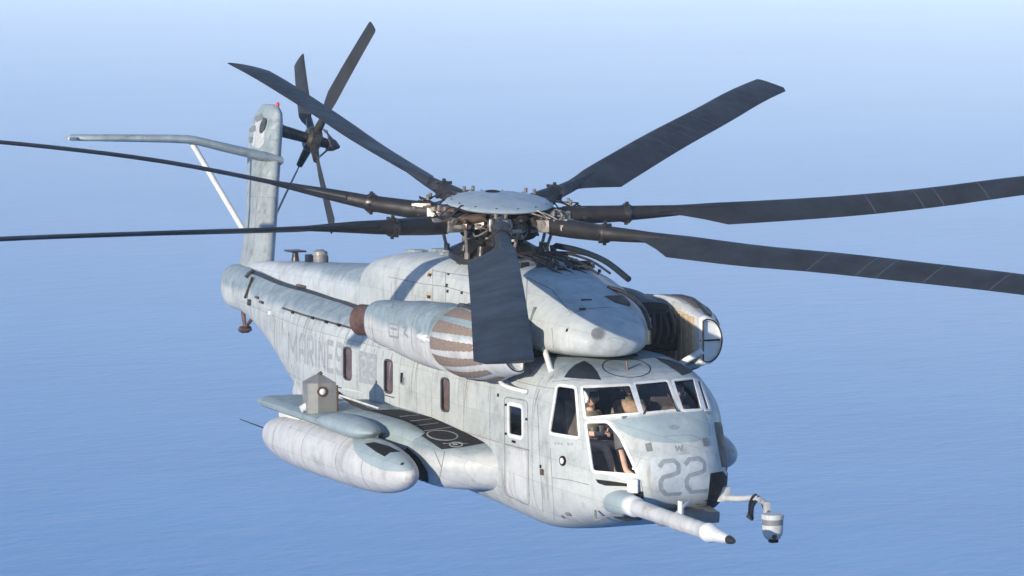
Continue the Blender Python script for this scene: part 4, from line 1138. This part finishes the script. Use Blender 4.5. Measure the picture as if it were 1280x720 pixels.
# dome
q = revolve([(.115, .02), (.12, .80), (.125, .865), (.15, .885), (.17, .87), (.20, .78), (.235, .62), (.262, .42), (.28, .22), (.287, .02)], HUB, RZ, 64)
DBV = BVHTree.FromBMesh(q); dome = link('hub_dome', q, M['dome'], head, angle=50)
q = revolve([(.24, .02), (.25, .12), (.283, .12), (.288, .10), (.29, .02)], HUB + RX * -.3, RZ, 20); link('dome_cap', q, M['black'], head)
q = bmesh.new()
for i in range(14):
    a = 2 * pi * i / 14; p_ = HUB + RZ * .20 + (RX * cos(a) + RY * sin(a)) * .79; add_tube(q, [p_, p_ + RZ * .012], .014, 8)
link('dome_bolts', q, M['darksteel'], head)
for k in range(7):
    a = PSI + k * 2 * pi / 7 + (0.021 if k == 0 else 0.0)
    fz = lambda r: interp(FLAP[k], r)[0]
    # blade
    rr = []
    AFm = airfoil(9, 0.105)
    tab = [(2.55, .24, .5, .5), (2.9, .27, .5, .42), (3.05, .32, .42, .32), (3.4, .52, .30, .16), (3.75, .76, .25, .11), (4.2, .76, .25, .105), (11.7, .76, .25, .105), (11.95, .62, .28, .105), (12.04, .36, .4, .1)]
    rs = [2.55, 2.75, 2.9, 3.0, 3.1, 3.2, 3.3, 3.4, 3.5, 3.6, 3.75, 4.0, 4.4] + [4.8 + .5 * i for i in range(14)] + [11.7, 11.85, 11.95, 12.0, 12.04]
    for r in rs:
        i = 0
        while tab[i + 1][0] < r: i += 1
        t = (r - tab[i][0]) / (tab[i + 1][0] - tab[i][0]); ch = tab[i][1] + (tab[i + 1][1] - tab[i][1]) * t
        thick = tab[i][3] + (tab[i + 1][3] - tab[i][3]) * t
        pit = radians(17.5 - 9.5 * (r - 3) / 9)
        le = 0.14 if r < 3.0 else 0.14 + .05 * min(1, (r - 3) / .7)
        le = min(le, ch * .55) if r > 11.7 else le
        ring = []
        for x, y in AFm:
            sx = le - ch * x; sy_ = y * ch * thick / .105
            ring.append(rp(a, r, fz(r) + sx * sin(pit) + sy_ * cos(pit), sx * cos(pit) - sy_ * sin(pit)))
        rr.append(ring)
    q = bmesh.new(); loft(q, rr); fixn(q); bl = link('rotor_blade', q, M['blade'], HELI, angle=60)
    for r in (6.3, 7.15, 7.5, 8.3, 9.4):
        q = bmesh.new()
        pit = radians(17.5 - 9.5 * (r - 3) / 9); row0, row1 = [], []
        for x, y in AFm[1:9]:
            sx = .19 - .76 * x; sy_ = y * .76 + .002
            for dr_, row in ((0, row0), (.022, row1)):
                row.append(q.verts.new(rp(a, r + dr_, fz(r + dr_) + sx * sin(pit) + sy_ * cos(pit), sx * cos(pit) - sy_ * sin(pit))))
        for i in range(len(row0) - 1): q.faces.new((row0[i], row0[i + 1], row1[i + 1], row1[i]))
        fixn(q); link('blade_joint', q, M['bladeline'], bl)
    # cuff
    q = bmesh.new()
    cr_ = [(1.02, .13), (1.12, .155), (1.5, .15), (2.05, .135), (2.12, .150), (2.2, .150), (2.26, .12), (2.5, .112), (2.9, .095), (3.3, .072), (3.8, .045), (4.2, .02)]
    add_tube(q, [rp(a, r, fz(r)) for r, _ in cr_], [w for _, w in cr_], 16); link('blade_cuff', q, M['cuff'], bl)
    q = bmesh.new(); add_tube(q, [rp(a, r, fz(r)) for r in (2.10, 2.16, 2.22)], [.150, .165, .150], 16)
    for i in range(8):
        aa = 2 * pi * i / 8; p_ = rp(a, 2.16, fz(2.16) + .17 * sin(aa), .17 * cos(aa)); add_box(q, p_, (.05, .05, .05), None, .008)
    link('cuff_clamp', q, M['darksteel'], bl)
    # hinge, clevis, horn, damper, hoses
    q = bmesh.new(); add_tube(q, [rp(a, .35, -.02), rp(a, .7, -.04), rp(a, .9, fz(.9)), rp(a, 1.08, fz(1.05))], [.16, .13, .14, .12], 14)
    add_tube(q, [rp(a, .62, .13), rp(a, .62, -.24)], .11, 14)
    add_tube(q, [rp(a, .85, -.05, -.2), rp(a, .85, -.05, .2)], .09, 12); link('hinge_sleeve', q, M['darksteel'], head)
    q = bmesh.new()
    for s_ in (-1, 1): add_box(q, rp(a, 1.0, fz(1.0), s_ * .15), (.34, .06, .2), Matrix.Rotation(a, 3, 'Z'), .02)
    add_tube(q, [rp(a, 1.06, -.02, -.2), rp(a, 1.06, -.02, .2)], .05, 10)
    link('fork_lug', q, M['steel'], head)
    q = bmesh.new(); add_box(q, rp(a, 1.28, fz(1.28) + .07, .03), (.34, .2, .13), Matrix.Rotation(a, 3, 'Z'), .03)
    for s_ in (-1, 1): add_tube(q, [rp(a, 1.18, .12, s_ * .08), rp(a, 1.18, .2, s_ * .08)], .03, 8)
    link('lock_fitting', q, M['steel'], head)
    q = bmesh.new(); add_tube(q, [rp(a, .95, .0, .20), rp(a, .72, .02, .34), rp(a - .0, .6, .02, .40)], [.055, .075, .075], 12); add_tube(q, [rp(a, 1.25, .0, .1), rp(a, .95, 0, .2)], .03, 8)
    link('lag_damper', q, M['bronze'], head)
    q = bmesh.new(); add_box(q, rp(a, .95, -.12, .22), (.22, .28, .07), Matrix.Rotation(a, 3, 'Z'), .02); add_tube(q, [rp(a, .92, -.12, .30), rp(a, .80, -.62, .22)], .028, 8)
    add_tube(q, [rp(a, .92, -.16, .30), rp(a, .92, -.05, .30)], .05, 8); add_tube(q, [rp(a, .80, -.66, .22), rp(a, .80, -.56, .22)], .05, 8); link('pitch_link', q, M['steel'], head)
    q = bmesh.new()
    for i in range(10):
        t0 = random.uniform(-.2, .25); z0 = random.uniform(-.1, .1)
        add_tube(q, spl([rp(a, .55 + random.random() * .2, z0, t0), rp(a, .85, z0 + random.uniform(-.1, .16), t0 + random.uniform(-.15, .15)), rp(a, 1.1, z0 + random.uniform(-.12, .1), t0 * .6), rp(a, 1.35, .04 + random.uniform(-.12, .1), t0 * .4)], 5), random.uniform(.010, .018), 6)
    tag(link('hydraulic_hoses', q, random.choice([M['cable'], M['darksteel'], M['steel']]), head), kind='stuff')
    q = bmesh.new()
    for i in range(34):
        rr_ = random.uniform(.55, 1.42); an = random.uniform(0, 2 * pi); rad_ = .12 if rr_ > .8 else .16; tt = rad_ * cos(an) + (.22 * random.choice((-1, 0, 1)) if .8 < rr_ < .95 else 0); zz = fz(rr_) + rad_ * sin(an) * .9
        if random.random() < .5: add_box(q, rp(a, rr_, zz, tt), [random.uniform(.025, .075) for _ in range(3)], Matrix.Rotation(a + random.random(), 3, 'Z'), .006)
        else: add_tube(q, [rp(a, rr_, zz, tt), rp(a, rr_, zz + .06, tt + .02)], random.uniform(.018, .035), 8)
    tag(link('hub_fittings', q, M['steel'] if k % 2 else M['bronze'], head), kind='stuff')
    q = bmesh.new(); a2 = a + pi / 7
    add_box(q, rp(a2, .62, -.10), (.3, .22, .16), Matrix.Rotation(a2, 3, 'Z'), .03)
    for i in range(10):
        add_box(q, rp(a2, random.uniform(.45, .72), random.uniform(-.35, .02), random.uniform(-.2, .2)), [random.uniform(.03, .09) for _ in range(3)], Matrix.Rotation(a2 + random.random(), 3, 'Z'), .006)
    for i in range(3): add_tube(q, spl([rp(a2, .5, -.3 + random.random() * .3, -.2), rp(a2, .85, -.3 + random.random() * .3, 0), rp(a2, .6, -.3 + random.random() * .3, .25)], 5), .014, 6)
    tag(link('hub_valves', q, M['darksteel'] if k % 3 else M['steel'], head), kind='stuff')
# servos and gear on the cowling deck under the head
q = bmesh.new()
for i in range(9):
    a = 2 * pi * i / 9 + .3
    p0 = Vector((-6.7 + .95 * cos(a), .75 * sin(a), 3.80)); add_tube(q, [p0, p0 + Vector((-.1 * cos(a), -.05 * sin(a), .34))], random.uniform(.05, .09), 10)
    add_box(q, p0 + Vector((random.uniform(-.2, .2), random.uniform(-.15, .15), .12)), (random.uniform(.1, .3), random.uniform(.1, .25), random.uniform(.08, .2)), Matrix.Rotation(random.random() * 3, 3, 'Z'), .02)
tag(link('control_servos', q, M['darksteel'], head), kind='stuff')
q = bmesh.new()
for i in range(26):
    x = random.uniform(-5.6, -4.2); y = random.uniform(-.5, .75); h = CBV.ray_cast(Vector((x, y, 10)), Vector((0, 0, -1)))
    if h[0]: add_box(q, h[0] + Vector((0, 0, .03)), (random.uniform(.04, .22), random.uniform(.04, .14), random.uniform(.04, .12)), Matrix.Rotation(random.random() * 3, 3, 'Z'), .01)
for i in range(6):
    y = -.4 + .2 * i; add_tube(q, spl([(-5.9, y * .6, 4.05), (-5.2, y, 4.06), (-4.6, y * 1.1 + .1, 3.98), (-4.0, y + .2, 3.82)], 6), .02, 6)
tag(link('deck_plumbing', q, M['darksteel'], cowl), kind='stuff')
q = bmesh.new()
add_tube(q, spl([(-6.0, .55, 4.14), (-5.2, .62, 4.10), (-4.4, .70, 3.98), (-3.7, .78, 3.74)], 6), .05, 8)
link('deck_rail', q, M['navy'], cowl)
q = bmesh.new()
for i in range(22):
    x = random.uniform(-10.6, -8.0); y = random.uniform(-.5, .5); h = CBV.ray_cast(Vector((x, y, 10)), Vector((0, 0, -1)))
    if h[0]: add_box(q, h[0] + Vector((0, 0, .02)), (random.uniform(.1, .3), random.uniform(.05, .2), random.uniform(.04, .07)), None, .01)
tag(link('deck_fittings', q, M['fin'], cowl), kind='stuff')

# ================================================================== CREW
def person(name_loc, yaw, label, suit, helmet, cat='person', lean=0.0, visor_on=True, vest=None):
    """seated figure: pelvis at the origin, looks along +x"""
    root = empty('person', name_loc); root.rotation_euler = (0, 0, yaw)
    tag(root, label, cat)
    J = {'pel': (0, 0, .10, .15), 'waist': (.0, 0, .26, .14), 'chest': (.02, 0, .45, .165), 'neckb': (.03, 0, .60, .075), 'neck': (.045, 0, .67, .055)}
    E_ = [('pel', 'waist'), ('waist', 'chest'), ('chest', 'neckb'), ('neckb', 'neck')]
    for s, sn_ in ((1, 'l'), (-1, 'r')):
        J[sn_ + 'sh'] = (.02, .19 * s, .55, .075); J[sn_ + 'el'] = (.14, .25 * s, .30, .052); J[sn_ + 'wr'] = (.38, .17 * s, .30, .034); J[sn_ + 'pm'] = (.45, .15 * s, .31, .036)
        E_ += [('chest', sn_ + 'sh'), (sn_ + 'sh', sn_ + 'el'), (sn_ + 'el', sn_ + 'wr'), (sn_ + 'wr', sn_ + 'pm')]
        J[sn_ + 'hip'] = (.04, .10 * s, .06, .105); J[sn_ + 'kn'] = (.46, .14 * s, .12, .075); J[sn_ + 'an'] = (.62, .14 * s, -.26, .048); J[sn_ + 'to'] = (.76, .15 * s, -.32, .04)
        E_ += [('pel', sn_ + 'hip'), (sn_ + 'hip', sn_ + 'kn'), (sn_ + 'kn', sn_ + 'an'), (sn_ + 'an', sn_ + 'to')]
    names = list(J); me = bpy.data.meshes.new('body')
    me.from_pydata([J[n][:3] for n in names], [(names.index(a), names.index(b2)) for a, b2 in E_], [])
    o = bpy.data.objects.new('body', me); COL.objects.link(o); o.parent = root
    md = o.modifiers.new('skin', 'SKIN'); md.use_smooth_shade = True
    for i, n in enumerate(names):
        sv = me.skin_vertices[0].data[i]; sv.radius = (J[n][3], J[n][3]); sv.use_root = (i == 0)
    ss = o.modifiers.new('sub', 'SUBSURF'); ss.levels = 1; ss.render_levels = 2
    me.materials.append(suit)
    # hands: five bent fingers each
    for s in (1, -1):
        q = bmesh.new(); pc = Vector((.47, .15 * s, .315))
        add_tube(q, [pc + Vector((-.06, 0, 0)), pc, pc + Vector((.035, 0, 0))], [.032, .042, .034], 10)
        for i, ln in enumerate((.072, .082, .078, .062)):
            yy = (.03 - .02 * i) * s; st = pc + Vector((.03, yy, .004))
            add_tube(q, [st, st + Vector((ln * .45, 0, .004)), st + Vector((ln * .75, 0, -.02)), st + Vector((ln * .72, 0, -.045))], [.0095, .009, .0085, .006], 8)
        st = pc + Vector((-.02, .035 * s, 0)); add_tube(q, [st, st + Vector((.03, .025 * s, -.005)), st + Vector((.06, .02 * s, -.02))], [.012, .010, .007], 8)
        link('hand', q, M['skin'], root)
    # head with face
    q = bmesh.new(); hc = Vector((.06, 0, .80))
    g = bmesh.ops.create_uvsphere(q, u_segments=24, v_segments=16, radius=1.0)
    for v in g['verts']:
        c = v.co.copy(); x, y, z = c.x * .100, c.y * .077, c.z * .125
        if c.z < -.2: x *= 1 - .12 * (-c.z - .2); y *= 1 - .35 * (-c.z - .2)
        if c.x > .5 and -.35 < c.z < .05 and abs(c.y) < .28: x += .024 * (1 - abs(c.y) / .28) * (1 - abs(c.z + .15) / .2 if abs(c.z + .15) < .2 else 0)
        if c.x > .55 and -.02 < c.z < .28 and .15 < abs(c.y) < .5: x -= .010
        if c.x > .55 and -.55 < c.z < -.42 and abs(c.y) < .35: x += .004
        v.co = hc + Vector((x, y, z))
    for s in (1, -1): add_box(q, hc + Vector((-.005, .077 * s, -.005)), (.035, .016, .055), None, .006)
    link('head', q, M['skin'], root)
    q = bmesh.new()
    for s in (1, -1): add_tube(q, [hc + Vector((.080, .030 * s, .014)), hc + Vector((.094, .030 * s, .014))], [.012, .008], 10)
    link('eyes', q, M['black'], root)
    q = bmesh.new(); add_box(q, hc + Vector((.088, 0, -.058)), (.012, .042, .008), None, .003); link('mouth', q, M['rust'], root)
    q = bmesh.new(); g = bmesh.ops.create_uvsphere(q, u_segments=28, v_segments=18, radius=1.0)
    for v in g['verts']:
        c = v.co; v.co = hc + Vector((c.x * .130 - .014, c.y * .118, c.z * .142 + .022))
    rm = [v for v in q.verts if (v.co.x > hc.x + .045 and v.co.z < hc.z + .05) or v.co.z < hc.z - .07]
    bmesh.ops.delete(q, geom=rm, context='VERTS')
    link('helmet', q, helmet, root)
    for s in (1, -1):
        q = bmesh.new(); add_tube(q, [hc + Vector((-.01, .10 * s, -.02)), hc + Vector((-.01, .128 * s, -.02)), hc + Vector((-.01, .137 * s, -.02))], [.055, .052, .035], 16); link('ear_cup', q, helmet, root)
    q = bmesh.new(); rows = []
    for j in range(4):
        rows.append([q.verts.new(hc + Vector((.126 * cos(t), .118 * sin(t), .105 - .026 * j))) for t in [radians(-62 + 124 * i / 10) for i in range(11)]])
    for A, B in zip(rows, rows[1:]):
        for i in range(10): q.faces.new((A[i], A[i + 1], B[i + 1], B[i]))
    link('visor', q, M['visor'], root)
    q = bmesh.new(); add_tube(q, spl([hc + Vector((.02, .12, -.05)), hc + Vector((.10, .09, -.075)), hc + Vector((.125, .02, -.07))], 4), .007, 6); add_box(q, hc + Vector((.122, .01, -.068)), (.02, .03, .02), None, .004); link('boom_microphone', q, M['black'], root)
    if vest:
        q = bmesh.new(); g = bmesh.ops.create_uvsphere(q, u_segments=20, v_segments=12, radius=1.0)
        for v in g['verts']:
            c = v.co; v.co = Vector((.02 + sup(c.x, 2.6) * .17, sup(c.y, 2.8) * .205, .40 + sup(c.z, 3) * .21))
        for s in (1, -1): add_box(q, (.18, .08 * s, .33), (.06, .10, .12), None, .015)
        link('survival_vest', q, vest, root)
    return root
person((-1.88, -.72, 1.36), 0.42, 'pilot in white helmet behind the starboard corner pane of the cockpit, looking to his left', M['tansuit'], M['helmet'], vest=M['olive'])
person((-2.05, .02, 1.47), -0.35, 'crewman in tan vest leaning between the two pilots behind the windscreen', M['olive'], M['tanvest'], vest=M['tanvest'])
person((-1.92, .72, 1.36), 0.0, 'co-pilot in dark gear on the port side behind the windscreen', M['olive'], M['greybox'], vest=M['tanvest'])

# ================================================================== HAZE
hz, nt, b = new_mat('haze_air')
nt.nodes.remove(b)
pv = N(nt, 'ShaderNodeVolumePrincipled'); pv.inputs['Color'].default_value = (0.80, 0.925, 1.0, 1)
pv.inputs['Density'].default_value = 0.00025; pv.inputs['Anisotropy'].default_value = -0.25
nt.links.new(pv.outputs[0], nt.nodes['Material Output'].inputs['Volume'])
bm = bmesh.new(); add_box(bm, (0, 0, (SEA_Z - 1 + 10) / 2), (121000, 121000, 10 - (SEA_Z - 1)))
haze = link('haze', bm, hz, smooth=False)
tag(haze, 'pale blue haze hanging in the air over the sea', 'haze', kind='stuff')

# ---- put the aircraft and its crew into their flying attitude
HELI.matrix_world = AIR
for o in COL.objects:
    if o.name.split('.')[0] == 'person': o.matrix_world = AIR @ Matrix.Translation(o.location) @ o.rotation_euler.to_matrix().to_4x4()
